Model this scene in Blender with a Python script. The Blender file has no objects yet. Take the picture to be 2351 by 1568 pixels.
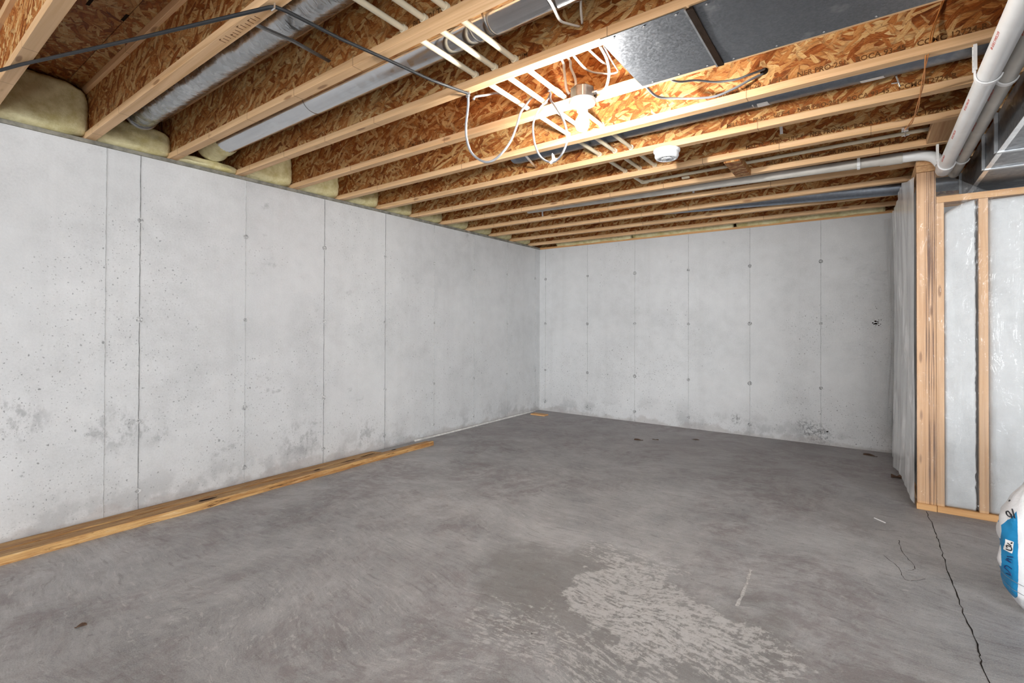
import bpy, bmesh, math, random
from mathutils import Vector, Matrix, noise
random.seed(7)
C = bpy.context.scene.collection
S = bpy.context.scene

# ------------------------------------------------------------------ camera, world, lights, exposure
cam_d = bpy.data.cameras.new('camera'); cam = bpy.data.objects.new('camera', cam_d); C.objects.link(cam)
yaw, pitch, roll = -0.62981, 0.00703, 0.003586
fwd = Vector((math.sin(yaw)*math.cos(pitch), math.cos(yaw)*math.cos(pitch), math.sin(pitch)))
rt = Vector((math.cos(yaw), -math.sin(yaw), 0)); up = rt.cross(fwd)
r2 = math.cos(roll)*rt + math.sin(roll)*up; u2 = -math.sin(roll)*rt + math.cos(roll)*up
cam.matrix_world = Matrix(((r2.x, u2.x, -fwd.x, 3.5024), (r2.y, u2.y, -fwd.y, -5.4245), (r2.z, u2.z, -fwd.z, 1.1005), (0, 0, 0, 1)))
cam_d.sensor_fit = 'HORIZONTAL'; cam_d.sensor_width = 36.0
cam_d.lens = 36.0*1124.573/2351; cam_d.shift_y = -43.26/2351; cam_d.clip_start = 0.02
S.camera = cam
S.view_settings.view_transform = 'Standard'; S.view_settings.look = 'None'
S.view_settings.gamma = 1.0; S.view_settings.use_curve_mapping = False
S.view_settings.exposure = 0.16
S.cycles.use_denoising = True
S.cycles.max_bounces = 7; S.cycles.diffuse_bounces = 4; S.cycles.glossy_bounces = 3; S.cycles.transparent_max_bounces = 10
S.cycles.caustics_reflective = False; S.cycles.caustics_refractive = False
S.cycles.use_adaptive_sampling = True; S.cycles.adaptive_threshold = 0.08; S.cycles.adaptive_min_samples = 12

W = bpy.data.worlds.new('world'); S.world = W; W.use_nodes = True
W.node_tree.nodes['Background'].inputs[0].default_value = (0.93, 0.96, 1.0, 1)
W.node_tree.nodes['Background'].inputs[1].default_value = 0.28

def area(name, loc, target, sx, sy, power, col=(1, 1, 1)):
    d = bpy.data.lights.new(name, 'AREA'); d.shape = 'RECTANGLE'; d.size = sx; d.size_y = sy; d.energy = power; d.color = col
    o = bpy.data.objects.new(name, d); C.objects.link(o); o.location = loc
    o.rotation_euler = (Vector(target)-Vector(loc)).to_track_quat('-Z', 'Y').to_euler()
    return o
# added fill light well behind the camera, brightening the back and left walls
area('back_fill', (5.6, -15.0, 1.5), (2.2, 0.0, 1.2), 7.0, 2.3, 820, (0.95, 0.98, 1.0))
# second added fill from the right, evening out the left wall
area('side_fill', (9.0, -8.3, 1.4), (0.0, -0.2, 1.3), 3.5, 2.2, 430, (0.95, 0.98, 1.0))
# added low fill behind the camera, tipped up to brighten the joists
area('low_fill', (4.4, -6.7, 0.35), (2.3, -3.2, 2.1), 0.9, 0.6, 26, (1.0, 0.97, 0.93))
BULB_STRENGTH = 1300.0

# ------------------------------------------------------------------ node helpers
class NT:
    def __init__(s, name):
        s.m = bpy.data.materials.new(name); s.m.use_nodes = True; s.t = s.m.node_tree; s.t.nodes.clear()
        s.out = s.t.nodes.new('ShaderNodeOutputMaterial')
    def n(s, typ, ins=None, **kw):
        nd = s.t.nodes.new(typ)
        for k, v in kw.items(): setattr(nd, k, v)
        for k, v in (ins or {}).items():
            if isinstance(v, bpy.types.NodeSocket): s.t.links.new(v, nd.inputs[k])
            else: nd.inputs[k].default_value = v
        return nd
    def math(s, op, a, b=0.0, c=0.0, clamp=False):
        return s.n('ShaderNodeMath', {0: a, 1: b, 2: c}, operation=op, use_clamp=clamp).outputs[0]
    def mix(s, f, a, b, blend='MIX'):
        nd = s.n('ShaderNodeMix', data_type='RGBA', blend_type=blend, clamp_factor=True)
        for i, v in ((0, f), (6, a), (7, b)):
            if isinstance(v, bpy.types.NodeSocket): s.t.links.new(v, nd.inputs[i])
            else: nd.inputs[i].default_value = v if i == 0 else (*v[:3], 1)
        return nd.outputs[2]
    def ramp(s, f, stops, interp='LINEAR'):
        nd = s.n('ShaderNodeValToRGB', {0: f}); nd.color_ramp.interpolation = interp
        el = nd.color_ramp.elements
        while len(el) > 1: el.remove(el[-1])
        for i, (p, c) in enumerate(stops):
            e = el[0] if i == 0 else el.new(p)
            e.position = p; e.color = (*c, 1) if not isinstance(c, (int, float)) else (c, c, c, 1)
        return nd.outputs[0]
    def step(s, v, a, b):
        return s.n('ShaderNodeMapRange', {0: v, 1: a, 2: b, 3: 0.0, 4: 1.0}, interpolation_type='SMOOTHSTEP').outputs[0]
    def noise(s, vec, scale, detail=4, rough=0.55, dist=0.0):
        return s.n('ShaderNodeTexNoise', {'Vector': vec, 'Scale': scale, 'Detail': detail, 'Roughness': rough, 'Distortion': dist}).outputs[0]
    def obj(s): return s.n('ShaderNodeTexCoord').outputs['Object']
    def rnd(s): return s.n('ShaderNodeObjectInfo').outputs['Random']
    def mapv(s, vec, scale=(1, 1, 1), rot=(0, 0, 0), loc=(0, 0, 0)):
        return s.n('ShaderNodeMapping', {'Vector': vec, 'Scale': scale, 'Rotation': rot, 'Location': loc}).outputs[0]
    def xyz(s, vec):
        o = s.n('ShaderNodeSeparateXYZ', {0: vec}).outputs; return o[0], o[1], o[2]
    def bump(s, h, strength=0.3, dist=0.002):
        return s.n('ShaderNodeBump', {'Height': h, 'Strength': strength, 'Distance': dist}).outputs[0]
    def bsdf(s, col, rough=0.6, metal=0.0, normal=None, spec=0.5, **extra):
        ins = {'Base Color': col if isinstance(col, bpy.types.NodeSocket) else (*col, 1), 'Roughness': rough, 'Metallic': metal, 'Specular IOR Level': spec}
        if normal is not None: ins['Normal'] = normal
        ins.update(extra)
        b = s.n('ShaderNodeBsdfPrincipled', ins)
        s.t.links.new(b.outputs[0], s.out.inputs[0]); return b
    def offs(s, vec, k=37.0):
        r = s.math('MULTIPLY', s.rnd(), k)
        c = s.n('ShaderNodeCombineXYZ', {0: r, 1: 0.0, 2: 0.0}).outputs[0]
        return s.n('ShaderNodeVectorMath', {0: vec, 1: c}, operation='ADD').outputs[0]

def plain(name, col, rough=0.5, metal=0.0, var=0.0, scale=30, spec=0.5):
    t = NT(name); v = t.obj(); n = t.noise(v, scale, 3)
    c = t.mix(t.step(n, .3, .7), tuple(x*(1-var) for x in col), tuple(min(1, x*(1+var)) for x in col))
    t.bsdf(c, rough, metal, t.bump(n, .08, .001), spec); return t.m

def osb(name, axis, bright=1.0):
    t = NT(name); v0 = t.offs(t.obj())
    wob = t.n('ShaderNodeTexNoise', {'Vector': v0, 'Scale': 9.0, 'Detail': 3}).outputs[1]
    wob = t.n('ShaderNodeVectorMath', {0: wob, 1: (.5, .5, .5)}, operation='SUBTRACT').outputs[0]
    wob = t.n('ShaderNodeVectorMath', {0: wob, 'Scale': .040}, operation='SCALE').outputs[0]
    v = t.n('ShaderNodeVectorMath', {0: v0, 1: wob}, operation='ADD').outputs[0]
    lay = []
    for ang, sx, sy, off in ((18, 11, 58, 0), (-26, 13, 64, 3.7), (2, 9, 50, 7.1), (52, 16, 52, 1.9), (-58, 18, 60, 5.3)):
        m1 = t.n('ShaderNodeVectorRotate', {'Vector': v, 'Angle': math.radians(ang), 'Axis': (0, 1, 0) if axis == 'XZ' else (0, 0, 1)}).outputs[0]
        sc = (sx, 3, sy) if axis == 'XZ' else (sx, sy, 3)
        m = t.mapv(m1, sc, (0, 0, 0), (off, off, off))
        vo = t.n('ShaderNodeTexVoronoi', {'Vector': m, 'Scale': 1.0, 'Randomness': 1.0}, feature='F1')
        r, g, b = t.xyz(vo.outputs[1])
        grain = t.noise(t.mapv(m1, (9, 9, 240) if axis == 'XZ' else (9, 240, 9), (0, 0, 0), (off, 0, 0)), 1.0, 3, .6)
        lay.append((r, g, vo.outputs[0], grain))
    tone, dist, grain = lay[2][0], lay[2][2], lay[2][3]
    for i, th in ((1, .45), (0, .5), (4, .84), (3, .80)):
        k = t.math('GREATER_THAN', lay[i][1], th)
        def mx(a, b): return t.n('ShaderNodeMix', {0: k, 2: a, 3: b}, data_type='FLOAT').outputs[0]
        tone, dist, grain = mx(tone, lay[i][0]), mx(dist, lay[i][2]), mx(grain, lay[i][3])
    big = t.noise(v0, 2.6, 3); fine = t.noise(v, 38, 5, .7)
    val = t.math('ADD', t.math('MULTIPLY', tone, .36), t.math('MULTIPLY', grain, .34))
    val = t.math('ADD', val, t.math('ADD', t.math('MULTIPLY', big, .22), t.math('MULTIPLY', fine, .26)))
    B = bright
    col = t.ramp(val, [(.32, (.12*B, .025*B, .004*B)), (.47, (.36*B, .100*B, .016*B)), (.60, (.57*B, .25*B, .072*B)), (.75, (.74*B, .475*B, .205*B)), (.95, (.86*B, .66*B, .40*B))])
    edge = t.step(dist, .48, .85)
    col = t.mix(t.math('MULTIPLY', edge, .5), col, (.17*B, .055*B, .014*B))
    sl = t.noise(t.mapv(v, (30, 30, 90), (0, .5, .5)), 1.0, 3, .6, 2.0)          # curled slivers and their dark undersides
    col = t.mix(t.math('MULTIPLY', t.step(sl, .60, .68), .6), col, (.13*B, .04*B, .01*B))
    col = t.mix(t.math('MULTIPLY', t.math('SUBTRACT', 1.0, t.step(sl, .30, .38)), .45), col, (.62*B, .38*B, .17*B))
    h = t.math('ADD', t.math('ADD', t.math('MULTIPLY', tone, .8), t.math('MULTIPLY', grain, .4)), t.math('MULTIPLY', sl, 1.2))
    t.bsdf(col, .62, 0, t.bump(h, .7, .004), .25); return t.m

def lumber(name, col=(.78, .515, .29), dark=(.60, .35, .165), along='X', joints=True, stripes=None, knots=True, rot=False):
    t = NT(name); v = t.offs(t.obj()); x, y, z = t.xyz(v)
    k = {'X': (1.2, 45, 45), 'Y': (45, 1.2, 45), 'Z': (45, 45, 1.2)}[along]
    g = t.noise(t.mapv(v, k), 1.0, 5, .6, .6)
    g2 = t.noise(t.mapv(v, tuple(q*.25 for q in k)), 1.0, 3)
    c = t.mix(t.step(g, .35, .72), col, dark)
    c = t.mix(t.math('MULTIPLY', t.step(g2, .45, .7), .35), c, tuple(q*.72 for q in col))
    lx = {'X': x, 'Y': y, 'Z': z}[along]
    if joints:
        q = t.math('DIVIDE', lx, .43); f = t.math('FRACT', q)
        wn = t.n('ShaderNodeTexWhiteNoise', {'W': t.math('FLOOR', q)}, noise_dimensions='1D').outputs[0]
        c = t.mix(t.math('MULTIPLY', wn, .28), c, tuple(q_*.66 for q_ in col))
        ln = t.math('MULTIPLY', t.math('LESS_THAN', f, .009), t.math('GREATER_THAN', wn, .45))
        c = t.mix(t.math('MULTIPLY', ln, .6), c, (.15, .07, .03))
    if knots:
        m = {'X': (5, 22, 22), 'Y': (22, 5, 22), 'Z': (22, 22, 5)}[along]
        vo = t.n('ShaderNodeTexVoronoi', {'Vector': t.mapv(v, m), 'Scale': 1.0}, feature='F1')
        r, gg, b = t.xyz(vo.outputs[1])
        kn = t.math('MULTIPLY', t.math('SUBTRACT', 1.0, t.step(vo.outputs[0], .12, .24)), t.math('GREATER_THAN', r, .80))
        c = t.mix(t.math('MULTIPLY', kn, .7), c, (.21, .09, .035))
    if stripes:
        ox, oy, oz = t.xyz(t.obj())
        a, b = stripes
        u = t.math('DIVIDE', t.math('SUBTRACT', ox, a), b-a)
        zone = t.math('MULTIPLY', t.step(u, .0, .35), t.math('SUBTRACT', 1.0, t.step(u, .95, 1.0)))
        s_ = t.noise(t.n('ShaderNodeCombineXYZ', {0: t.math('MULTIPLY', ox, 150.0), 1: 0.0, 2: t.math('MULTIPLY', oz, 1.1)}).outputs[0], 1.0, 3, .6)
        patch = t.step(t.noise(t.n('ShaderNodeCombineXYZ', {0: 0.0, 1: 0.0, 2: t.math('MULTIPLY', oz, 2.3)}).outputs[0], 1.0, 2), .35, .6)
        fac = t.math('MULTIPLY', t.math('MULTIPLY', t.step(s_, .46, .55), zone), t.math('ADD', .45, t.math('MULTIPLY', patch, .5)))
        c = t.mix(fac, c, (.10, .035, .012))
    if rot:
        k2 = {'X': (2.2, 34, 34), 'Y': (34, 2.2, 34), 'Z': (34, 34, 2.2)}[along]
        r1 = t.noise(t.mapv(v, k2, (0, 0, 0), (3, 1, 2)), 1.0, 7, .75, .8); r2 = t.noise(t.mapv(v, tuple(q*2.2 for q in k2), (0, 0, 0), (8, 4, 2)), 1.0, 6, .75, .5)
        c = t.mix(t.math('MULTIPLY', t.step(r1, .47, .60), .70), c, (.27, .105, .028))
        c = t.mix(t.math('MULTIPLY', t.step(r2, .57, .64), .85), c, (.05, .02, .008))
        c = t.mix(t.math('MULTIPLY', t.math('SUBTRACT', 1.0, t.step(r2, .36, .44)), .5), c, (.66, .52, .33))
        g = t.math('ADD', g, r1)
    t.bsdf(c, .6, 0, t.bump(g, .25 if not rot else .6, .001 if not rot else .004), .3); return t.m

def concrete_wall(name):
    t = NT(name); v = t.obj(); x, y, z = t.xyz(v)
    n1 = t.noise(v, 1.3, 5, .6); n2 = t.noise(v, 9, 4, .6); n3 = t.noise(v, 90, 3, .6)
    val = t.math('ADD', t.math('MULTIPLY', n1, .5), t.math('ADD', t.math('MULTIPLY', n2, .28), t.math('MULTIPLY', n3, .22)))
    c = t.ramp(val, [(.30, (.43, .435, .438)), (.50, (.545, .55, .555)), (.66, (.605, .61, .615))])
    # vertical drips left by the pour
    dr = t.noise(t.mapv(v, (9, 9, .35)), 1.0, 4, .6)
    c = t.mix(t.math('MULTIPLY', t.step(dr, .52, .75), .16), c, (.40, .40, .40))
    dw = t.n('ShaderNodeTexNoise', {'Vector': v, 'Scale': 70.0, 'Detail': 2}).outputs[1]
    dw = t.n('ShaderNodeVectorMath', {0: dw, 1: (.5, .5, .5)}, operation='SUBTRACT').outputs[0]
    vw = t.n('ShaderNodeVectorMath', {0: v, 1: t.n('ShaderNodeVectorMath', {0: dw, 'Scale': .014}, operation='SCALE').outputs[0]}, operation='ADD').outputs[0]
    # bug holes, dense where a low-frequency mask says so and lower down the wall
    dens = t.math('ADD', t.noise(t.n('ShaderNodeVectorMath', {0: v, 1: (5, 5, 5)}, operation='ADD').outputs[0], 1.1, 3), t.math('MULTIPLY', z, -.13))
    for sc, th, lo, hi, dk in ((26, .15, .30, .52, .75), (62, .24, .24, .46, .7), (95, .26, .24, .48, .6), (11, .085, .30, .62, .7)):
        vo = t.n('ShaderNodeTexVoronoi', {'Vector': t.mapv(vw, (1, 1, .8)), 'Scale': sc}, feature='F1')
        r, g, b = t.xyz(vo.outputs[1])
        q = t.math('DIVIDE', vo.outputs[0], t.math('ADD', .25, t.math('MULTIPLY', b, 1.1)))
        hole = t.math('MULTIPLY', t.math('SUBTRACT', 1.0, t.step(q, th*.5, th)), t.math('ADD', .35, t.math('MULTIPLY', g, .65)))
        gate = t.math('GREATER_THAN', t.math('ADD', r, t.step(dens, lo, hi)), 1.18)
        c = t.mix(t.math('MULTIPLY', t.math('MULTIPLY', hole, gate), dk), c, (.13, .13, .13))
    # smudged scrapes
    sm = t.noise(t.mapv(v, (3.2, 3.2, 5.0), (0, 0, 0), (3, 8, 1)), 1.0, 6, .68)
    sm = t.math('MULTIPLY', t.step(sm, .615, .70), t.step(t.noise(v, 16, 3, .7), .36, .60))
    c = t.mix(t.math('MULTIPLY', sm, .5), c, (.24, .24, .245))
    for (wy, wz, rr) in ((-4.47, .50, .16), (-4.30, .46, .10), (-4.9, .62, .16), (-3.35, .22, .20), (-2.75, .16, .16)):
        d = t.n('ShaderNodeVectorMath', {0: v, 1: (0.0, wy, wz)}, operation='DISTANCE').outputs[1]
        k = t.math('MULTIPLY', t.math('SUBTRACT', 1.0, t.step(d, rr*.2, rr*1.2)), t.step(t.noise(t.mapv(v, (14, 14, 9)), 1.0, 6, .72), .47, .60))
        c = t.mix(t.math('MULTIPLY', k, .55), c, (.22, .22, .225))
    for (wx, wz, rr) in ((2.40, .155, .075), (3.02, .14, .13), (3.12, .09, .16)):
        d = t.n('ShaderNodeVectorMath', {0: v, 1: (wx, 0.0, wz)}, operation='DISTANCE').outputs[1]
        k = t.math('MULTIPLY', t.math('SUBTRACT', 1.0, t.step(d, rr*.3, rr)), t.step(t.noise(v, 40, 5, .75), .46, .58))
        c = t.mix(t.math('MULTIPLY', k, .7), c, (.15, .15, .152))
    # damp, flaking strip just above the slab
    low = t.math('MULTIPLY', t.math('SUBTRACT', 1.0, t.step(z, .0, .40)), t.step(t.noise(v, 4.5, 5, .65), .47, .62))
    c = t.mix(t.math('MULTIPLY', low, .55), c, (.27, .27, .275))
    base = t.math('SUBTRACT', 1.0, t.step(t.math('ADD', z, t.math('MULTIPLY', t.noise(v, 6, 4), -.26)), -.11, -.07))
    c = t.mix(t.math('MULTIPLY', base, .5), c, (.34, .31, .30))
    h = t.math('ADD', n3, t.math('MULTIPLY', n2, .5))
    t.bsdf(c, .85, 0, t.bump(h, .25, .003), .2); return t.m

def concrete_floor(name):
    t = NT(name); v = t.obj(); x, y, z = t.xyz(v)
    def warp(vec, sc, amt, det=2):
        w = t.n('ShaderNodeTexNoise', {'Vector': vec, 'Scale': sc, 'Detail': det}).outputs[1]
        w = t.n('ShaderNodeVectorMath', {0: w, 1: (.5, .5, .5)}, operation='SUBTRACT').outputs[0]
        w = t.n('ShaderNodeVectorMath', {0: w, 'Scale': amt}, operation='SCALE').outputs[0]
        return t.n('ShaderNodeVectorMath', {0: vec, 1: w}, operation='ADD').outputs[0]
    wv = warp(v, .7, .75); wv2 = warp(wv, 9, .05, 5)
    n1 = t.noise(v, .8, 5, .62); n2 = t.noise(wv2, 4.0, 7, .70)
    def trowel(sx, sy, rot, off, src=wv2): return t.noise(t.mapv(src, (sx, sy, 1), (0, 0, rot), (off, off, 0)), 1.0, 6, .68)
    sw = trowel(7, 42, .6, 0); sw2 = trowel(9, 60, -.5, 4)
    n3 = t.noise(v, 210, 3, .7)
    val = t.math('ADD', t.math('ADD', t.math('MULTIPLY', n1, .24), t.math('MULTIPLY', n2, .30)), t.math('ADD', t.math('MULTIPLY', t.math('ADD', sw, sw2), .12), t.math('MULTIPLY', n3, .24)))
    c = t.ramp(val, [(.38, (.18, .176, .178)), (.46, (.325, .324, .328)), (.55, (.45, .45, .455)), (.66, (.60, .60, .605))])
    st = t.step(t.noise(t.mapv(wv2, (1, 1, 1), (0, 0, 0), (4, 2, 0)), 1.2, 8, .72, .4), .45, .60)
    st = t.math('MULTIPLY', st, t.step(t.noise(wv2, 11, 6, .75), .38, .60))
    c = t.mix(t.math('MULTIPLY', st, .55), c, (.23, .195, .195))
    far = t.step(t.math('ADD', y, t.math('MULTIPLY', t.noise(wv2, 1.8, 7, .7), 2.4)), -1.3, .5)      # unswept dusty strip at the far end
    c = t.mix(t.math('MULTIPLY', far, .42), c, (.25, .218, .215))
    dk = t.step(trowel(6, 44, 1.0, 7), .56, .68)
    c = t.mix(t.math('MULTIPLY', dk, .45), c, (.19, .172, .166))
    lt = t.step(trowel(8, 50, .2, 2), .60, .68)
    c = t.mix(t.math('MULTIPLY', lt, .40), c, (.66, .645, .63))
    def blob(cx, cy, rx, ry, warp_=.5):
        d = t.n('ShaderNodeCombineXYZ', {0: t.math('DIVIDE', t.math('SUBTRACT', x, cx), rx), 1: t.math('DIVIDE', t.math('SUBTRACT', y, cy), ry), 2: 0.0}).outputs[0]
        ln = t.n('ShaderNodeVectorMath', {0: d}, operation='LENGTH').outputs[1]
        return t.math('ADD', ln, t.math('MULTIPLY', t.math('SUBTRACT', t.noise(v, 3.2, 6, .7), .5), warp_*2))
    ring = t.math('SUBTRACT', 1.0, t.step(blob(2.66, -3.62, .70, .46, .9), .70, 1.1))
    c = t.mix(t.math('MULTIPLY', ring, .60), c, (.235, .226, .218))
    for (bx, by, rx, ry, th0, th1, am) in ((2.78, -3.55, .36, .36, .44, .52, .85), (3.04, -3.62, .32, .22, .475, .545, .85), (2.60, -3.22, .28, .15, .50, .56, .85), (2.05, -4.30, .60, .28, .53, .60, .5), (2.70, -3.95, .50, .18, .485, .56, .75), (1.55, -4.55, .35, .25, .53, .60, .5)):
        f = t.math('SUBTRACT', 1.0, t.step(blob(bx, by, rx, ry, 1.3), .80, .95))
        tex = t.math('ADD', t.math('MULTIPLY', trowel(14, 70, .9, bx), .45), t.math('MULTIPLY', t.noise(wv2, 30, 8, .82), .55))
        f = t.math('MULTIPLY', f, t.step(tex, th0, th1))
        c = t.mix(t.math('MULTIPLY', f, am), c, (.60, .595, .59))
    fs = t.noise(wv2, 46, 8, .82)                          # small scuffs everywhere
    c = t.mix(t.math('MULTIPLY', t.step(fs, .56, .66), .30), c, (.58, .575, .57))
    c = t.mix(t.math('MULTIPLY', t.math('SUBTRACT', 1.0, t.step(fs, .34, .45)), .42), c, (.13, .12, .118))
    vo = t.n('ShaderNodeTexVoronoi', {'Vector': v, 'Scale': 9.0}, feature='F1'); r, g, b = t.xyz(vo.outputs[1])
    spk = t.math('MULTIPLY', t.math('LESS_THAN', vo.outputs[0], .035), t.math('GREATER_THAN', r, .72))
    c = t.mix(t.math('MULTIPLY', spk, .8), c, (.05, .045, .04))
    h = t.math('ADD', t.math('MULTIPLY', t.math('ADD', sw, sw2), .5), t.math('MULTIPLY', n3, .4))
    t.bsdf(c, .62, 0, t.bump(h, .35, .004), .3); return t.m

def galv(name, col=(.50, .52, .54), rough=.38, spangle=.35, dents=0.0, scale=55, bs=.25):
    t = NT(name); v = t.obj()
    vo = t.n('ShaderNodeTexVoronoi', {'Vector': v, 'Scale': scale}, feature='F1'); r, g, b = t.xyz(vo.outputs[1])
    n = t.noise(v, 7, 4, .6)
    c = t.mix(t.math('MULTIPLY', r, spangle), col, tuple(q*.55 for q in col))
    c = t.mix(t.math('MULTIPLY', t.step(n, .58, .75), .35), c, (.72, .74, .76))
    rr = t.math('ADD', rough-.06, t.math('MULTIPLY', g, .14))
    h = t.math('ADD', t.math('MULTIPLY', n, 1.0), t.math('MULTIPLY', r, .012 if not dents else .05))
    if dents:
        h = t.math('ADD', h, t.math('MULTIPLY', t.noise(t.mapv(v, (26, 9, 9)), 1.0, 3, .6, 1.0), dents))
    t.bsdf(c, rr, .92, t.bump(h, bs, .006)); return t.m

def fluff(name, a, b, scale=14):
    t = NT(name); v = t.obj(); n = t.noise(v, scale, 6, .7); n2 = t.noise(v, 220, 3, .7); n0 = t.noise(v, 3.0, 4, .6, .5)
    c = t.mix(t.step(t.math('ADD', t.math('MULTIPLY', n, .5), t.math('MULTIPLY', n0, .5)), .36, .62), a, b)
    t.bsdf(c, .95, 0, t.bump(t.math('ADD', n, t.math('ADD', t.math('MULTIPLY', n2, .5), n0)), .35, .012), .05); return t.m

def plastic_film(name, body=.07, folds=20, bs=.55):
    t = NT(name); v = t.obj()
    n = t.noise(t.mapv(v, (folds, folds, 1.6)), 1.0, 4, .6, .8); n2 = t.noise(v, 9, 4, .65, 1.5)
    nb = t.bump(t.math('ADD', n, n2), bs, .02)
    tr = t.n('ShaderNodeBsdfTransparent', {0: (.97, .975, .98, 1)}).outputs[0]
    gl = t.n('ShaderNodeBsdfGlossy', {'Color': (1, 1, 1, 1), 'Roughness': .10, 'Normal': nb}).outputs[0]
    df = t.n('ShaderNodeBsdfDiffuse', {'Color': (.90, .91, .92, 1), 'Normal': nb}).outputs[0]
    fr = t.n('ShaderNodeLayerWeight', {'Blend': .22, 'Normal': nb}).outputs[1]
    f1 = t.math('MULTIPLY', fr, .75, clamp=True)
    milk = t.math('ADD', body, t.math('MULTIPLY', t.step(n, .5, .75), body))
    a = t.n('ShaderNodeMixShader', {0: milk, 1: tr, 2: df}).outputs[0]
    b = t.n('ShaderNodeMixShader', {0: f1, 1: a, 2: gl}).outputs[0]
    t.t.links.new(b, t.out.inputs[0]); return t.m

M = dict(
    web=osb('osb_web', 'XZ', .86), deck=osb('osb_deck', 'XY', .62), block=osb('osb_block', 'XY', .7),
    flange=lumber('spruce_flange'), stud=lumber('stud_wood', (.63, .39, .215), (.50, .28, .135), 'Z', False),
    post=lumber('post_wood', (.64, .385, .21), (.50, .27, .12), 'Z', False, (.028, .087)),
    plate=lumber('plate_wood', (.62, .36, .16), (.45, .22, .08), 'X', False), plate_y=lumber('plate_wood_y', (.60, .37, .19), (.45, .23, .10), 'Y', False),
    rotten=lumber('weathered_wood', (.60, .37, .15), (.30, .13, .04), 'Y', False, None, False, True),
    wall=concrete_wall('poured_concrete'), floor=concrete_floor('slab_concrete'),
    seam2=plain('dark_concrete_fin', (.17, .17, .17), .9, 0, .35, 30, .2),
    seam=plain('concrete_fin', (.38, .38, .38), .9, 0, .25, 40, .2), tie2=plain('tie_patch_dark', (.33, .33, .33), .9, 0, .6, 110, .2), tie=plain('tie_patch', (.42, .42, .42), .9, 0, .45, 70, .2),
    crack=plain('crack_dark', (.03, .027, .025), .95, 0, .2, 40, .05),
    sill=plain('sill_foam', (.22, .21, .18), .9, 0, .3, 20, .1), caulk=plain('grey_caulk', (.58, .57, .55), .8, 0, .15),
    galv=galv('galvanised'), shiny=galv('bright_duct', (.58, .59, .61), .14, .06, 0, 30, .05), dented=galv('dented_duct', (.44, .45, .46), .25, .6, 1.4, 40, .4),
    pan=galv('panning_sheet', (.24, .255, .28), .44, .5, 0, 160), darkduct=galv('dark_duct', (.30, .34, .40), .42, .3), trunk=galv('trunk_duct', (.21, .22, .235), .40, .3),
    yfluff=fluff('yellow_fibreglass', (.52, .44, .19), (.80, .745, .48)), wfluff=fluff('white_fibreglass', (.535, .54, .54), (.60, .605, .605), 12),
    film=plastic_film('clear_poly', .05, 12, .5), film2=plastic_film('hanging_poly', .68, 3.5, .12),
    pvc=plain('white_pvc', (.80, .81, .82), .28, 0, .04, 8), pvcg=plain('grey_white_pvc', (.52, .50, .46), .4, 0, .1, 8), hook=plain('hook_plastic', (.84, .85, .86), .35, 0, .03),
    cpvc=plain('cpvc_cream', (.74, .66, .50), .4, 0, .06, 8), nm=plain('white_cable_jacket', (.72, .68, .62), .45, 0, .06, 20), grey=plain('grey_cable_jacket', (.27, .28, .30), .4, 0, .1, 20),
    black=plain('black_cable_jacket', (.012, .013, .015), .6, 0, .2, 20), wire=plain('copper_wire', (.60, .25, .07), .4, .3, .1), steel=plain('dark_steel', (.16, .16, .16), .4, .8, .2),
    zinc=plain('zinc_box', (.20, .19, .185), .34, .85, .25, 20), bright=plain('bright_steel', (.75, .75, .75), .25, .9, .1), porcelain=plain('white_lampholder', (.85, .85, .84), .35, 0, .02), white=plain('white_plastic', (.80, .82, .84), .4, 0, .03),
    ink=plain('stamp_ink', (.15, .065, .024), .8, 0, .3, 60, .1), red=plain('red_print', (.55, .16, .14), .6), dkink=plain('black_print', (.02, .02, .025), .6), blueink=plain('marker_ink', (.01, .03, .14), .6),
    leaf=plain('dry_leaf', (.09, .05, .03), .9, 0, .3), chip=plain('wood_chip', (.50, .32, .16), .8, 0, .3), paint=plain('white_paint', (.54, .535, .525), .7, 0, .25, 60), tape=plain('white_tape', (.85, .85, .85), .6),
    hole=plain('dark_hole', (.02, .012, .008), .95, 0, .1, 20, .05), vent=plain('vent_shadow', (.22, .23, .25), .6),
)
def bulb_mat():
    t = NT('lit_bulb_glass'); e = t.n('ShaderNodeEmission', {0: (1.0, .96, .90, 1), 1: BULB_STRENGTH}); t.t.links.new(e.outputs[0], t.out.inputs[0]); return t.m
M['bulb'] = bulb_mat()
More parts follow.
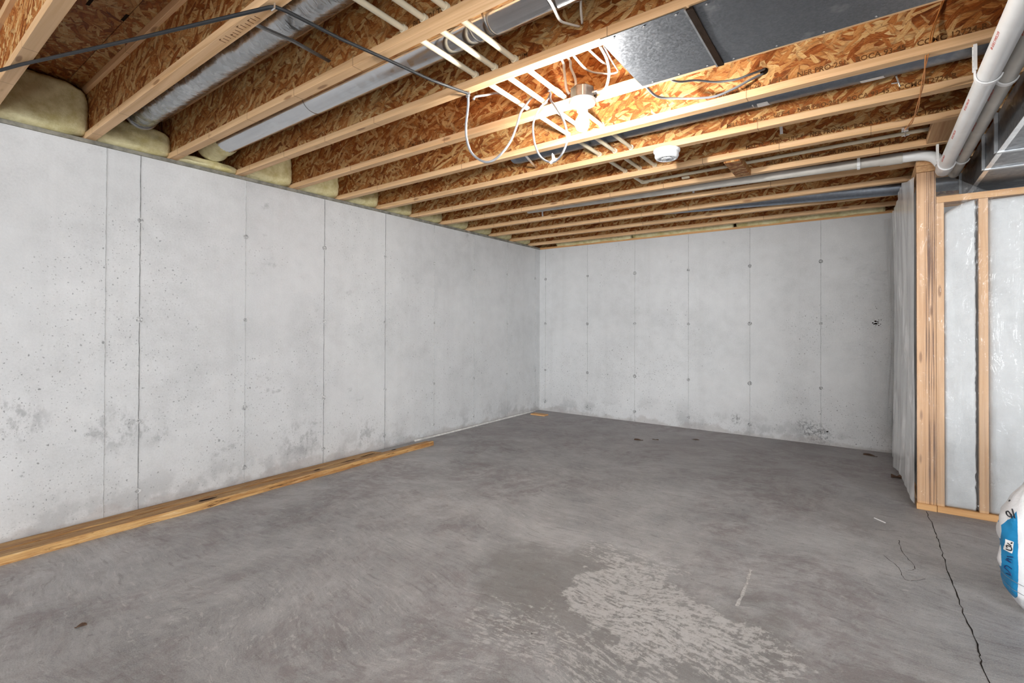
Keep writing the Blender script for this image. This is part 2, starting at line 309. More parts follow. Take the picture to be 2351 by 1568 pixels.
def bag_mat():
    t = NT('printed_bag_film'); v = t.obj(); x, y, z = t.xyz(v)
    n = t.noise(t.mapv(v, (18, 18, 60)), 1.0, 4, .6); crk = t.noise(v, 24, 4, .7)
    wx = t.math('ADD', x, t.math('MULTIPLY', t.math('SUBTRACT', crk, .5), .004))
    def band(a, b): return t.math('MULTIPLY', t.math('GREATER_THAN', wx, a), t.math('LESS_THAN', wx, b))
    top = t.math('LESS_THAN', z, t.math('SUBTRACT', .41, t.math('MULTIPLY', t.math('POWER', t.math('ADD', .19, t.math('MULTIPLY', x, -1.0), clamp=True), 2.0), .0)))
    # x is measured from the bag's middle: left edge -0.205
    curve = t.math('ADD', .315, t.math('MULTIPLY', t.math('ADD', x, .205), 1.75))
    inblue = t.math('LESS_THAN', z, curve); bot = t.math('GREATER_THAN', z, t.math('ADD', .055, t.math('MULTIPLY', t.math('ADD', x, .17), -.25)))
    blue = t.math('MULTIPLY', t.math('MULTIPLY', band(-.199, -.160), inblue), bot)
    blue2 = t.math('MULTIPLY', t.math('MULTIPLY', band(-.139, .139), t.math('LESS_THAN', z, .40)), t.math('GREATER_THAN', z, .135))
    navy = t.math('MULTIPLY', band(-.130, .130), t.math('MULTIPLY', t.math('GREATER_THAN', z, .30), t.math('LESS_THAN', z, .375)))
    c = t.mix(t.math('ADD', blue, blue2, clamp=True), (.78, .78, .80), (.010, .235, .50))
    c = t.mix(navy, c, (.012, .02, .11))
    t.bsdf(c, .42, 0, t.bump(t.math('ADD', n, crk), .35, .006)); return t.m
M['bag'] = bag_mat()

# ------------------------------------------------------------------ geometry helpers
class MB:
    def __init__(s): s.v = []; s.f = []
    def add(s, vs, fs):
        k = len(s.v); s.v += [tuple(q) for q in vs]; s.f += [tuple(i+k for i in f) for f in fs]; return s
    def box(s, x0, x1, y0, y1, z0, z1):
        vs = [(x, y, z) for z in (z0, z1) for y in (y0, y1) for x in (x0, x1)]
        return s.add(vs, [(0, 2, 3, 1), (4, 5, 7, 6), (0, 1, 5, 4), (2, 6, 7, 3), (0, 4, 6, 2), (1, 3, 7, 5)])
    def tube(s, pts, r, n=8, cap=True, flat=1.0):
        P = [Vector(p) for p in pts]; rings = []; prev = None
        rr = r if isinstance(r, (list, tuple)) else [r]*len(P)
        for i, p in enumerate(P):
            d = (P[min(i+1, len(P)-1)]-P[max(i-1, 0)]).normalized()
            if prev is None:
                a = Vector((0, 0, 1)) if abs(d.z) < .9 else Vector((1, 0, 0))
                u = d.cross(a).normalized()
            else:
                u = (prev-d*prev.dot(d)).normalized()
            w = d.cross(u); prev = u
            rings.append([p+(u*math.cos(2*math.pi*j/n)+w*math.sin(2*math.pi*j/n)*flat)*rr[i] for j in range(n)])
        vs = [q for rg in rings for q in rg]; fs = []
        for i in range(len(P)-1):
            for j in range(n):
                fs.append((i*n+j, i*n+(j+1) % n, (i+1)*n+(j+1) % n, (i+1)*n+j))
        if cap: fs.append(tuple(reversed(range(n)))); fs.append(tuple(range((len(P)-1)*n, len(P)*n)))
        return s.add(vs, fs)
    def lathe(s, prof, c, n=32, axis='Z', cap=True):
        vs = []; fs = []
        for (r, h) in prof:
            for j in range(n):
                a = 2*math.pi*j/n; q = (r*math.cos(a), r*math.sin(a), h)
                if axis == 'X': q = (h, r*math.cos(a), r*math.sin(a))
                if axis == 'Y': q = (r*math.sin(a), h, r*math.cos(a))
                vs.append((c[0]+q[0], c[1]+q[1], c[2]+q[2]))
        for i in range(len(prof)-1):
            for j in range(n): fs.append((i*n+j, i*n+(j+1) % n, (i+1)*n+(j+1) % n, (i+1)*n+j))
        if cap: fs.append(tuple(reversed(range(n)))); fs.append(tuple(range((len(prof)-1)*n, len(prof)*n)))
        return s.add(vs, fs)
    def grid(s, fn, nu, nv, closed_u=False):
        vs = [fn(i/(nu if closed_u else nu-1), j/(nv-1)) for j in range(nv) for i in range(nu)]; fs = []
        for j in range(nv-1):
            for i in range(nu if closed_u else nu-1):
                fs.append((j*nu+i, j*nu+(i+1) % nu, (j+1)*nu+(i+1) % nu, (j+1)*nu+i))
        return s.add(vs, fs)

def origin_of(p):
    v = Vector((0, 0, 0))
    while p is not None: v += Vector(p.location); p = p.parent
    return v
def obj(name, mb, mat, parent=None, smooth=False, bevel=0, loc=None, kind=None, solid=0):
    off = origin_of(parent) + (Vector(loc)-origin_of(parent) if loc is not None else Vector((0, 0, 0)))
    me = bpy.data.meshes.new(name)
    me.from_pydata([tuple(Vector(v)-off) for v in mb.v], [], mb.f); me.update()
    bm = bmesh.new(); bm.from_mesh(me); bmesh.ops.recalc_face_normals(bm, faces=bm.faces)
    if bevel: bmesh.ops.bevel(bm, geom=[e for e in bm.edges if len(e.link_faces) == 2 and e.calc_face_angle(0) > .6], offset=bevel, segments=1, affect='EDGES')
    bm.to_mesh(me); bm.free()
    me.materials.append(mat)
    if smooth:
        for p in me.polygons: p.use_smooth = True
        if smooth == 'auto':
            me.set_sharp_from_angle(angle=.7)
    o = bpy.data.objects.new(name, me); C.objects.link(o)
    if parent: o.parent = parent
    if loc is not None: o.location = Vector(loc)-(origin_of(parent) if parent else Vector((0, 0, 0)))
    if kind: o['kind'] = kind
    if solid:
        md = o.modifiers.new('thickness', 'SOLIDIFY'); md.thickness = solid
    return o
def tag(o, label, cat, group=None):
    o['label'] = label; o['category'] = cat
    if group: o['group'] = group
    return o
def thing(name, label, cat, loc, group=None):
    o = bpy.data.objects.new(name, None); C.objects.link(o); o.location = loc; o.empty_display_size = .05
    return tag(o, label, cat, group)
def root(name, loc=(0, 0, 0)):
    o = bpy.data.objects.new(name, None); C.objects.link(o); o.location = loc; o['kind'] = 'structure'; return o
def solo(name, mb, mat, label, cat, group=None, **k):
    xs = [v[0] for v in mb.v]; ys = [v[1] for v in mb.v]; zs = [v[2] for v in mb.v]
    o = obj(name, mb, mat, loc=((min(xs)+max(xs))/2, (min(ys)+max(ys))/2, min(zs)), **k); return tag(o, label, cat, group)
def smoothpath(pts, n=6):
    P = [Vector(p) for p in pts]; out = []
    for i in range(len(P)-1):
        p0, p1, p2, p3 = P[max(i-1, 0)], P[i], P[i+1], P[min(i+2, len(P)-1)]
        for k in range(n):
            t = k/n
            out.append(.5*((2*p1)+(-p0+p2)*t+(2*p0-5*p1+4*p2-p3)*t*t+(-p0+3*p1-3*p2+p3)*t**3))
    out.append(P[-1]); return out
def text_mesh(body, size, extrude=.0002):
    cu = bpy.data.curves.new('lettering', 'FONT'); cu.body = body; cu.size = size; cu.extrude = extrude; cu.resolution_u = 2; cu.offset = size*.022
    o = bpy.data.objects.new('lettering', cu); C.objects.link(o)
    bpy.context.view_layer.update()
    me = bpy.data.meshes.new_from_object(o.evaluated_get(bpy.context.evaluated_depsgraph_get()))
    vs = [tuple(v.co) for v in me.vertices]; fs = [tuple(p.vertices) for p in me.polygons]
    bpy.data.objects.remove(o); bpy.data.curves.remove(cu); bpy.data.meshes.remove(me)
    return vs, fs
def lettering(body, size, fn):
    vs, fs = text_mesh(body, size); mb = MB(); mb.add([fn(*v) for v in vs], fs); return mb

# ------------------------------------------------------------------ constants of the place
H = 2.106; JZ = 2.1335; DEPTH = .302; FT = .034; FW = .046; JS = .40204
YJ = lambda i: -4.98771+JS*i          # far edge of each joist's flange
SUB = JZ+DEPTH
S2 = .6096

# ------------------------------------------------------------------ floor, walls, ceiling deck
floor = root('floor')
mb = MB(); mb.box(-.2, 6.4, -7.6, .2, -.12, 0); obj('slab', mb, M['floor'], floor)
def ribbon(pts, w, z0, z1, jit=.004):
    mb = MB(); P = smoothpath(pts, 8); rnd = random.Random(3)
    P = [p+Vector((rnd.uniform(-jit, jit), rnd.uniform(-jit, jit), 0)) for p in P]
    k = 0
    for i, p in enumerate(P):
        d = (P[min(i+1, len(P)-1)]-P[max(i-1, 0)]).normalized(); nrm = Vector((-d.y, d.x, 0))
        ww = w*rnd.uniform(.35, 1.25)
        mb.v += [tuple(p+nrm*ww/2+Vector((0, 0, z1))), tuple(p-nrm*ww/2+Vector((0, 0, z1)))]
        if i: mb.f.append((k-2, k-1, k+1, k))
        k += 2
    return mb
o = obj('crack', ribbon([(3.78, -1.585, 0), (3.787, -1.9, 0), (3.79, -2.16, 0), (3.788, -2.5, 0), (3.794, -2.79, 0), (3.803, -3.09, 0), (3.80, -3.32, 0), (3.80, -4.2, 0), (3.81, -5.6, 0)], .0046, 0, .0006, .0045), M['crack'], floor)
o['label'] = 'long thin dark crack in the slab'
obj('crack', ribbon([(3.628, -2.186, 0), (3.631, -2.337, 0), (3.671, -2.508, 0), (3.644, -2.567, 0)], .0022, 0, .0006, .003), M['crack'], floor)
obj('crack', ribbon([(3.56, -2.45, 0), (3.61, -2.56, 0), (3.63, -2.68, 0), (3.70, -2.62, 0)], .002, 0, .0006, .003), M['crack'], floor)
o = obj('paint_streak', ribbon([(3.081, -3.335, 0), (3.079, -3.2, 0), (3.074, -3.08, 0), (3.069, -2.985, 0)], .012, 0, .0008, .002), M['paint'], floor); o['label'] = 'short white paint streak on the slab'

def poured_wall(name, axis, a0, a1, seams, extra, ties):
    r = root(name); mb = MB()
    if axis == 'Y': mb.box(-.2, 0, a0, a1, -.1, H)
    else: mb.box(a0, a1, 0, .2, -.1, H)
    obj('concrete', mb, M['wall'], r)
    rnd = random.Random(11)
    for i, s in enumerate(seams+extra):
        strong = axis == 'Y' and i in (4, 5, 7)
        mb = MB(); n = 40; w = .0055 if strong else .004 if s in seams else .003
        for j in range(n+1):
            z = H*j/n; e = rnd.uniform(-.0015, .0015); t = .003*rnd.uniform(.5, 1.3)
            for (da, dt) in ((-w/2, -.001), (0, t), (w/2, -.001)):
                mb.v.append((dt, s+e+da, z) if axis == 'Y' else (s+e+da, -dt, z))
            if j:
                k = 3*j
                mb.f += [(k-3, k-2, k+1, k), (k-2, k-1, k+2, k+1)]
        obj('form_seam', mb, M['seam2' if strong else 'seam'], r)
    for s in seams:
        for z in ties:
            mb = MB(); rr = rnd.uniform(.011, .016) if axis == 'Y' else rnd.uniform(.012, .017)
            c = (0, s, z+rnd.uniform(-.004, .004)) if axis == 'Y' else (s, 0, z+rnd.uniform(-.004, .004))
            sg = 1 if axis == 'Y' else -1
            mb.lathe([(rr*1.25, -.002*sg), (rr*1.2, .0035*sg), (rr*.8, .004*sg), (rr*.6, .0012*sg)], c, 12, 'X' if axis == 'Y' else 'Y')
            obj('tie_patch', mb, M['tie' if axis == 'Y' else 'tie2'], r)
    return r
ties = (1.717, 1.133, .529, .115)
wl = poured_wall('wall_left', 'Y', -7.6, .2, [-(.1096+S2*k) for k in range(8)], [-4.539], ties)
wb = poured_wall('wall_back', 'X', 0, 6.4, [.089+S2*k for k in range(6)], [], ties)
# honeycombed patches where the pour left small voids
def pits(parent, spots, axis, seed):
    rnd = random.Random(seed); mb = MB()
    for (a, z, r, n) in spots:
        for _ in range(n):
            aa = a+rnd.gauss(0, r); zz = z+rnd.gauss(0, r*.8); s = rnd.uniform(.003, .009)
            if zz < .01: continue
            ang = rnd.random()*3; k = 7; base = len(mb.v)
            for j in range(k):
                q = 2*math.pi*j/k; rr = s*rnd.uniform(.6, 1.2)
                da, dz = rr*math.cos(q)*1.2, rr*math.sin(q)*.8
                mb.v.append((.0008, aa+da, zz+dz) if axis == 'Y' else (aa+da, -.0008, zz+dz))
            mb.f.append(tuple(range(base, base+k)))
    o = obj('void_cluster', mb, M['hole'], parent); o['kind'] = 'stuff'
pits(wb, [(3.543, 1.138, .018, 16)], 'X', 2)
pits(wb, [(3.19, .132, .004, 3)], 'X', 5)

ceil = root('ceiling')
for iy, y0 in enumerate((-5.92, -4.70, -3.48, -2.26, -1.04, .18)):
    for ix, x0 in enumerate((-.2, 1.02+.61*(iy % 2)*2-.61, 3.46, 5.9)):
        x1 = (1.02+.61*(iy % 2)*2-.61, 3.46, 5.9, 6.4)[ix]
        if y0 > 0: continue
        mb = MB(); mb.box(x0+.001, x1-.001, y0+.0015, min(y0+1.2185, .2), SUB, SUB+.018); obj('subfloor_panel', mb, M['deck'], ceil)
mb = MB(); mb.box(-.2, 6.4, -7.6, -5.922, SUB, SUB+.018); obj('subfloor_panel', mb, M['deck'], ceil)
for (x, y, a) in ((.90, -4.826, .12), (.89, -4.705, .10)):
    mb = MB(); dx, dy = .06, a*.02
    mb.box(x-.035, x+.035, y-.006, y+.006, SUB-.0012, SUB+.001); obj('nail_slot', mb, M['hole'], ceil)

# sill plates and rim boards on top of the foundation
sill = root('trim_1'); mb = MB(); mb.box(-.17, -.012, -7.6, .17, H+.006, JZ); obj('sill_plate', mb, M['sill'], sill)
mb = MB(); mb.box(-.16, -.02, -7.6, .17, H, H+.006); obj('sill_gasket', mb, M['caulk'], sill)
sill = root('trim_2'); mb = MB(); mb.box(-.01, 6.4, .02, .17, H, JZ); obj('sill_plate', mb, M['plate'], sill)
rim = root('trim_3'); mb = MB(); mb.box(-.2, -.165, -7.6, .2, H+.0, SUB); obj('rim_board', mb, M['deck'], rim)
rim = root('trim_4'); mb = MB(); mb.box(-.2, 6.4, .165, .2, H, SUB); obj('rim_board', mb, M['web'], rim)
bead = root('trim_5'); mb = MB(); mb.tube(smoothpath([(.012, -2.2, .006), (.014, -1.6, .004), (.012, -.9, .006), (.010, -.12, .005)], 6), .012, 8); obj('caulk_bead', mb, M['caulk'], bead, smooth=True)

# ------------------------------------------------------------------ floor joists
JL = [
    'wooden I-joist in the photo\'s upper left corner, crossed by the black cable',
    'wooden I-joist to the left of the dented round duct, black cable peak stapled under it',
    'wooden I-joist between the dented round duct and the shiny round duct',
    'wooden I-joist with the white cable loop stapled below and upper edge of sheet metal',
    'wooden I-joist holding the lit bulb fixture and the lower edge of the sheet metal',
    'pale stamped I-joist directly behind the lit bulb with two sagging cables against it',
    'wooden I-joist with the white smoke detector screwed to its underside',
    'wooden I-joist just beyond the smoke detector, with the copper wire clipped to it',
    'wooden I-joist in front of the white drain branch pipe',
    'wooden I-joist directly beyond the white drain branch, ending above the corner post',
    'fourth wooden I-joist from the back wall, in front of the far dark duct',
    'third wooden I-joist from the back wall, just beyond the far dark duct',
    'last wooden I-joist, running closest along the back wall',
]
X0, X1 = -.16, 6.2
def make_joist():
    y = YJ(0); c = y-FW/2
    r = thing('floor_joist', JL[0], 'joist', (0, y, JZ), 'wooden I-joists under the floor deck')
    mb = MB(); mb.box(X0, X1, c-.0055, c+.0055, JZ+FT-.002, SUB-FT+.002); obj('web', mb, M['web'], r)
    mb = MB(); mb.box(X0, X1, c-FW/2, c+FW/2, JZ, JZ+FT); obj('bottom_flange', mb, M['flange'], r, bevel=.0012)
    mb = MB(); mb.box(X0, X1, c-FW/2, c+FW/2, SUB-FT, SUB); obj('top_flange', mb, M['flange'], r, bevel=.0012)
    return r
proto = make_joist(); joists = [proto]
for i in range(1, 13):
    r = proto.copy(); C.objects.link(r); r.location.y = YJ(i); r['label'] = JL[i]
    for ch in proto.children:
        c = ch.copy(); C.objects.link(c); c.parent = r
    joists.append(r)
def web_text(i, x, z, size, body, flip=False):
    yf = YJ(i)-FW/2-.0058; cur = x
    for word in body.split('|'):
        vs, fs = text_mesh(word, size); w = max(v[0] for v in vs)
        mb = MB(); mb.add([((x-(cur-x)-a) if flip else cur+a, yf-c, z-b if flip else z+b) for a, b, c in vs], fs)
        o = obj('printed_stamp', mb, M['ink'], joists[i]); o['kind'] = 'stuff'
        cur += w+size*1.1
code = 'MILL 19|PI-20|UFF-4|NER PRO-251|BOCA 93-45|CCMC 12724-R'
web_text(5, 2.92, JZ+FT+.008, .030, code)
web_text(6, 2.88, JZ+FT+.010, .030, code)
web_text(7, 2.90, JZ+FT+.010, .030, code)
web_text(8, 2.95, JZ+FT+.010, .030, code)
web_text(4, .9, JZ+FT+.010, .026, 'NER PRO-251|BOCA 93-45|CCMC 12724-R')
web_text(3, 2.40, JZ+FT+.032, .030, 'MILL 19|PI-20|UFF-4', True)
web_text(3, 3.05, JZ+FT+.15, .040, 'MILL 19|TO JP', True)
web_text(2, 2.35, JZ+FT+.032, .030, 'MILL 10|JOB', True)
# mill marks on the underside of the second joist
mb = MB(); rnd = random.Random(4)
for k in range(12):
    x = 1.60+k*.022; y = YJ(1)-FW/2+rnd.uniform(-.004, .004); q = rnd.uniform(-.004, .004)
    mb.box(x, x+.003, y-.010, y+.010, JZ-.0004, JZ+.001)
    if k % 3 == 0: mb.box(x, x+.012, y-.010+q, y-.007+q, JZ-.0004, JZ+.001)
obj('mill_mark', mb, M['ink'], joists[1])

# ------------------------------------------------------------------ yellow batts stuffed between the joist ends
def pillow(x0, x1, y0, y1, z0, z1, bulge, seed, sag=0.0, nu=16, nv=14):
    """a batt: the room-side face bulges and rounds off at its rim"""
    rnd = random.Random(seed); off = Vector((rnd.random()*9, rnd.random()*9, 0)); mb = MB()
    def front(u, v):
        a, b = 2*u-1, 2*v-1
        e = (1-abs(a)**5)*(1-abs(b)**5); w = noise.noise(Vector((u*2.2, v*2.2, 0))+off)*.9+noise.noise(Vector((u*6, v*5, 3))+off)*.4
        y = (y0+y1)/2+a*(y1-y0)/2*(1-.16*max(0, b)**4)+.006*noise.noise(Vector((u*3, v*9, 7))+off); z = (z0+z1)/2+b*(z1-z0)/2*(1-.16*max(0, a)**4-.03*abs(a)**3)+.008*max(0, b)*noise.noise(Vector((u*7, v*2, 1))+off)
        return (x1+bulge*e**.55-bulge+.025*w*e-sag*v*e, y, z)
    mb.grid(front, nu, nv)
    n = nu*nv; mb.v += [(x0, v[1], v[2]) for v in list(mb.v)]
    rimidx = [i for i in range(nu)]+[j*nu+nu-1 for j in range(1, nv)]+[(nv-1)*nu+i for i in range(nu-2, -1, -1)]+[j*nu for j in range(nv-2, 0, -1)]
    for a, b in zip(rimidx, rimidx[1:]+rimidx[:1]): mb.f.append((a, b, b+n, a+n))
    mb.f += [tuple(i+n for i in reversed(f)) for f in mb.f[:(nu-1)*(nv-1)]]
    return mb
BL = ['big yellow insulation batt between the two leftmost joist ends, above the left wall',
      'yellow insulation batt below the end of the dented round duct',
      'yellow insulation batt below the end of the shiny round duct',
      'pale yellow insulation batt in the first joist bay after the shiny round duct',
      'pale yellow batt in the second joist bay after the shiny duct, above the left wall',
      'pale yellow batt in the third joist bay after the shiny duct, above the left wall',
      'pale yellow batt in the fourth joist bay after the shiny duct, above the left wall',
      'yellow batt in the fifth joist bay after the shiny duct, above the left wall',
      'yellow batt in the sixth joist bay after the shiny duct, above the left wall',
      'yellow batt in the seventh joist bay after the shiny duct, above the left wall',
      'yellow batt in the third joist bay from the back corner, above the left wall',
      'yellow batt two joist bays from the back corner, above the left wall']
for i in range(12):
    y0, y1 = YJ(i)-FW/2+.010, YJ(i+1)-FW/2-.010
    top = SUB-.004 if i != 0 else SUB-.015
    if i in (1, 2): top = JZ+(.165 if i == 1 else .055)
    solo('insulation_batt', pillow(-.162, .045 if i in (0,) else .02, y0, y1, JZ+.001, top, .06 if i not in (1, 2) else .045, 20+i, .07 if i == 0 else .02), M['yfluff'], BL[i], 'insulation', 'yellow batts above the left wall', smooth=True)
k = 0
for (xa, xb, lb) in ((.25, 1.25, 'yellow insulation strip along the back wall top nearest the corner'), (1.28, 2.36, 'yellow insulation strip along the middle of the back wall top'), (2.40, 3.62, 'yellow insulation strip along the back wall top nearest the plastic sheet')):
    def f(u, v):
        a = 2*v-1
        x = xa+(xb-xa)*u; w = noise.noise(Vector((x*5, v*2, 4)))*.012
        return (x, .03-.035*(1-a**4)+w, JZ-.012+(.14+.02*w)*v)
    mb = MB(); mb.grid(f, 40, 8); n = len(mb.v); mb.v += [(v[0], .16, v[2]) for v in list(mb.v)]; nf = list(mb.f); mb.f += [tuple(i+n for i in reversed(q)) for q in nf]
    rimidx = list(range(40))+[j*40+39 for j in range(1, 8)]+[7*40+i for i in range(38, -1, -1)]+[j*40 for j in range(6, 0, -1)]
    for a, b in zip(rimidx, rimidx[1:]+rimidx[:1]): mb.f.append((a, b, b+n, a+n))
    solo('insulation_batt', mb, M['yfluff'], lb, 'insulation', 'yellow strips above the back wall', smooth=True)

# ------------------------------------------------------------------ round ducts
yc = -4.408; zc = 2.312
d1 = thing('round_duct', 'dull dented galvanised round duct in the joist bay at the upper left', 'duct', (.05, yc, zc))
def dented(u, v):
    x = .105+(1.63-.105)*v; a = 2*math.pi*u
    r = .0745+.004*noise.noise(Vector((x*14, math.cos(a)*1.5, math.sin(a)*1.5)))*(1 if x < 1.4 else .5)
    return (x, yc+r*math.cos(a), zc+r*math.sin(a))
mb = MB(); mb.grid(dented, 32, 120, True); obj('duct_section', mb, M['dented'], d1, smooth=True)
mb = MB(); mb.lathe([(.0765, 1.60), (.0785, 1.615), (.0785, 1.63), (.078, 1.66), (.078, 4.6)], (0, yc, zc), 36, 'X'); obj('duct_section', mb, M['dented'], d1, smooth='auto')
mb = MB(); mb.lathe([(.077, .098), (.082, .103), (.082, .113), (.077, .118)], (0, yc, zc), 32, 'X'); obj('end_collar', mb, M['galv'], d1, smooth='auto')
yc2 = -3.985; zc2 = 2.275
d2 = thing('round_duct', 'shiny galvanised round duct in the joist bay right of the dented duct', 'duct', (.05, yc2, zc2))
cuts = [.20, 1.18, 2.28, 2.36, 2.62, 4.6]
for a, b in zip(cuts[:-1], cuts[1:]):
    mb = MB(); mb.lathe([(.0735, a-.03), (.0735, a), (.0765, a+.004), (.0770, a+.014), (.0755, a+.022), (.0755, b-.002)], (0, yc2, zc2), 40, 'X'); obj('duct_section', mb, M['shiny'], d2, smooth='auto')
mb = MB()
def wrap(u, v):
    x = -.02+.24*v; a = 2*math.pi*u; r = .086+.012*math.sin(v*9)*(1-v)+.006*noise.noise(Vector((x*30, a, 2)))
    if v > .8: r = .086-(v-.8)*.05
    return (x, yc2+r*math.cos(a), zc2+r*math.sin(a))
mb.grid(wrap, 28, 12, True); obj('insulation_wrap', mb, M['yfluff'], d2, smooth=True)

solo('duct_hanger', MB().tube([(1.72, YJ(1)-.012, JZ+FT+.012), (1.69, -4.39, 2.208), (1.657, YJ(2)-FW/2-.006, 2.219)], [.012, .012, .011], 6, True, .45), M['steel'], 'dark metal bar bracing the dented round duct from below', 'duct hanger')
solo('duct_hanger', MB().tube([(1.79, YJ(5)-.02, JZ+FT+.006), (1.651, YJ(6)-FW/2-.006, 2.19)], .009, 6, True, .5), M['bright'], 'short bright metal bar under the joist bay behind the hanging cable loops', 'duct hanger')

# round duct between the bulb joist and the detector joist, another farther back
d3 = thing('round_duct', 'dark blue-grey round duct half hidden behind the stamped joist beyond the bulb', 'duct', (3, -2.728, 2.285))
for a, b in ((1.55, 3.05), (3.0, 4.5), (4.45, 6.1)):
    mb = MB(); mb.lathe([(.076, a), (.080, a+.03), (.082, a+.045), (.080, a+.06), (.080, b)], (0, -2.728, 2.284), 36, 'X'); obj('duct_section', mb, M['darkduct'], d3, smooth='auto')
mb = MB(); mb.grid(lambda u, v: (3.03+.07*v+.02*u, -2.728+.0808*math.cos(-1.9+1.3*u), 2.284+.0808*math.sin(-1.9+1.3*u)), 10, 6); obj('foil_tape', mb, M['tape'], d3, smooth=True)
mb = MB(); mb.grid(lambda u, v: (3.47+.085*v+.02*u, -2.728+.0808*math.cos(-1.7+1.1*u), 2.284+.0808*math.sin(-1.7+1.1*u)), 10, 6); obj('foil_tape', mb, M['tape'], d3, smooth=True)
mb = MB(); mb.tube([(3.60, -2.70, 2.206), (3.61, -2.67, 2.185)], .004, 6).tube([(3.61, -2.67, 2.185), (3.585, -2.665, 2.19)], .003, 6).tube([(3.61, -2.67, 2.185), (3.615, -2.67, 2.165)], .003, 6); obj('twisted_wire', mb, M['bright'], d3)
d4 = thing('round_duct', 'dark sloping round duct two joist bays from the back wall', 'duct', (3, -.724, 2.2))
for (xa, za), (xb, zb_) in (((1.5, 2.266), (2.70, 2.208)), ((2.66, 2.210), (4.1, 2.14))):
    mb = MB(); mb.tube([(xa, -.724, za), (xb, -.724, zb_)], .058, 28); obj('duct_section', mb, M['darkduct'], d4, smooth='auto')

# sheet metal panning nailed under two joists
def pan(x0, x1, ya, yb, label, left_flap):
    t = thing('metal_sheet', label, 'metal sheet', ((x0+x1)/2, (ya+yb)/2, JZ-.001), 'sheet metal panning')
    def f(u, v):
        x = x0+(x1-x0)*u; y = ya+(yb-ya)*v
        return (x, y, JZ-.0022-.003*math.sin(math.pi*v)*(1+.5*noise.noise(Vector((x*3, y*3, 0)))))
    mb = MB(); mb.grid(f, 24, 10); n = len(mb.v); mb.v += [(a, b, c+.0012) for a, b, c in list(mb.v)]; mb.f += [tuple(i+n for i in reversed(q)) for q in list(mb.f)]
    obj('panel', mb, M['pan'], t, smooth=True)
    mb = MB()
    if left_flap: mb.box(x0-.001, x0+.001, ya+.05, yb-.055, JZ-.001, JZ+.045); nm = 'left_flap'
    else: mb.box(x0-.010, x0+.012, ya, yb, JZ-.0095, JZ-.0035); nm = 'dark_gap_strip'  # black strip stands in for the shaded gap at the sheet's end
    obj(nm, mb, M['galv'] if left_flap else M['hole'], t)
    if not left_flap: obj('cleat_lip', MB().box(x0-.0165, x0-.0105, ya, yb, JZ-.0085, JZ-.0035), M['galv'], t)
    k = max(3, int((x1-x0)/.14))
    for j in range(k):
        for yy in (ya+.016, yb-.016):
            x = x0+.05+(x1-x0-.08)*j/(k-1); mb = MB(); mb.lathe([(.0038, -.0035), (.0034, -.005), (.0015, -.0055)], (x, yy, JZ), 8); obj('screw', mb, M['bright'], t)
pan(2.718, 3.018, -3.822, -3.402, 'short pale end piece of sheet metal nailed under the joists beside the bulb', True)
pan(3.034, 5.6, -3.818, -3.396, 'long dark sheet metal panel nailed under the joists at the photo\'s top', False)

# ------------------------------------------------------------------ water pipes
WL = {2.13: 'leftmost of the three cream water pipes threaded through the joists', 2.235: 'middle of the three cream water pipes threaded through the joists', 2.34: 'cream water pipe of the threaded three that stands nearest the bulb'}
for x, lb in WL.items():
    yend = -1.72 if x > 2.2 and x < 2.3 else -1.80
    t = thing('water_pipe', lb, 'pipe', (x, -3.4, 2.184), 'cream water pipes through the joists')
    ye = YJ(7)-FW/2+.02 if x != 2.13 else YJ(7)+.29
    mb = MB(); mb.tube([(x, -5.6, 2.186), (x, ye, 2.183)], .0112, 14); obj('tube', mb, M['cpvc'], t, smooth='auto')
    for (i, dx) in ((2, 0), (3, 0), (5, 0), (6, .0), (7, 0)):
        yy = YJ(i)-FW/2-.0055; mb = MB()
        mb.lathe([(.0112, -.014), (.0155, -.014), (.0155, 0), (.0112, 0)], (x, yy, 2.1845), 14, 'Y', False)
        mb.box(x-.028, x+.028, yy-.006, yy, 2.160, 2.172); mb.box(x-.006, x+.006, yy-.005, yy, 2.172, 2.1745)
        obj('pipe_clamp', mb, M['cpvc'], t)
    if x == 2.34:
        mb = MB(); mb.lathe([(.0112, -.03), (.0142, -.03), (.0142, .02), (.0112, .02)], (x, YJ(4)-.09, 2.1847), 14, 'Y', False); obj('coupling', mb, M['cpvc'], t, smooth='auto')
t = thing('water_pipe', 'thin tan water pipe running along the bay beyond the smoke detector', 'pipe', (3, YJ(8)-.09, 2.19))
yb = YJ(7)+.30
mb = MB(); mb.tube([(2.155, yb, 2.188), (3.9, yb, 2.204)], .0112, 12); obj('tube', mb, M['cpvc'], t, smooth='auto')
mb = MB(); mb.tube(smoothpath([(2.13, yb-.03, 2.184), (2.131, yb-.008, 2.185), (2.138, yb-.001, 2.186), (2.17, yb, 2.187)], 4), .0148, 12); obj('elbow', mb, M['cpvc'], t, smooth='auto')
mb = MB(); mb.box(2.42, 2.47, yb-.010, yb+.012, 2.16, 2.172); obj('pipe_clamp', mb, M['cpvc'], t)

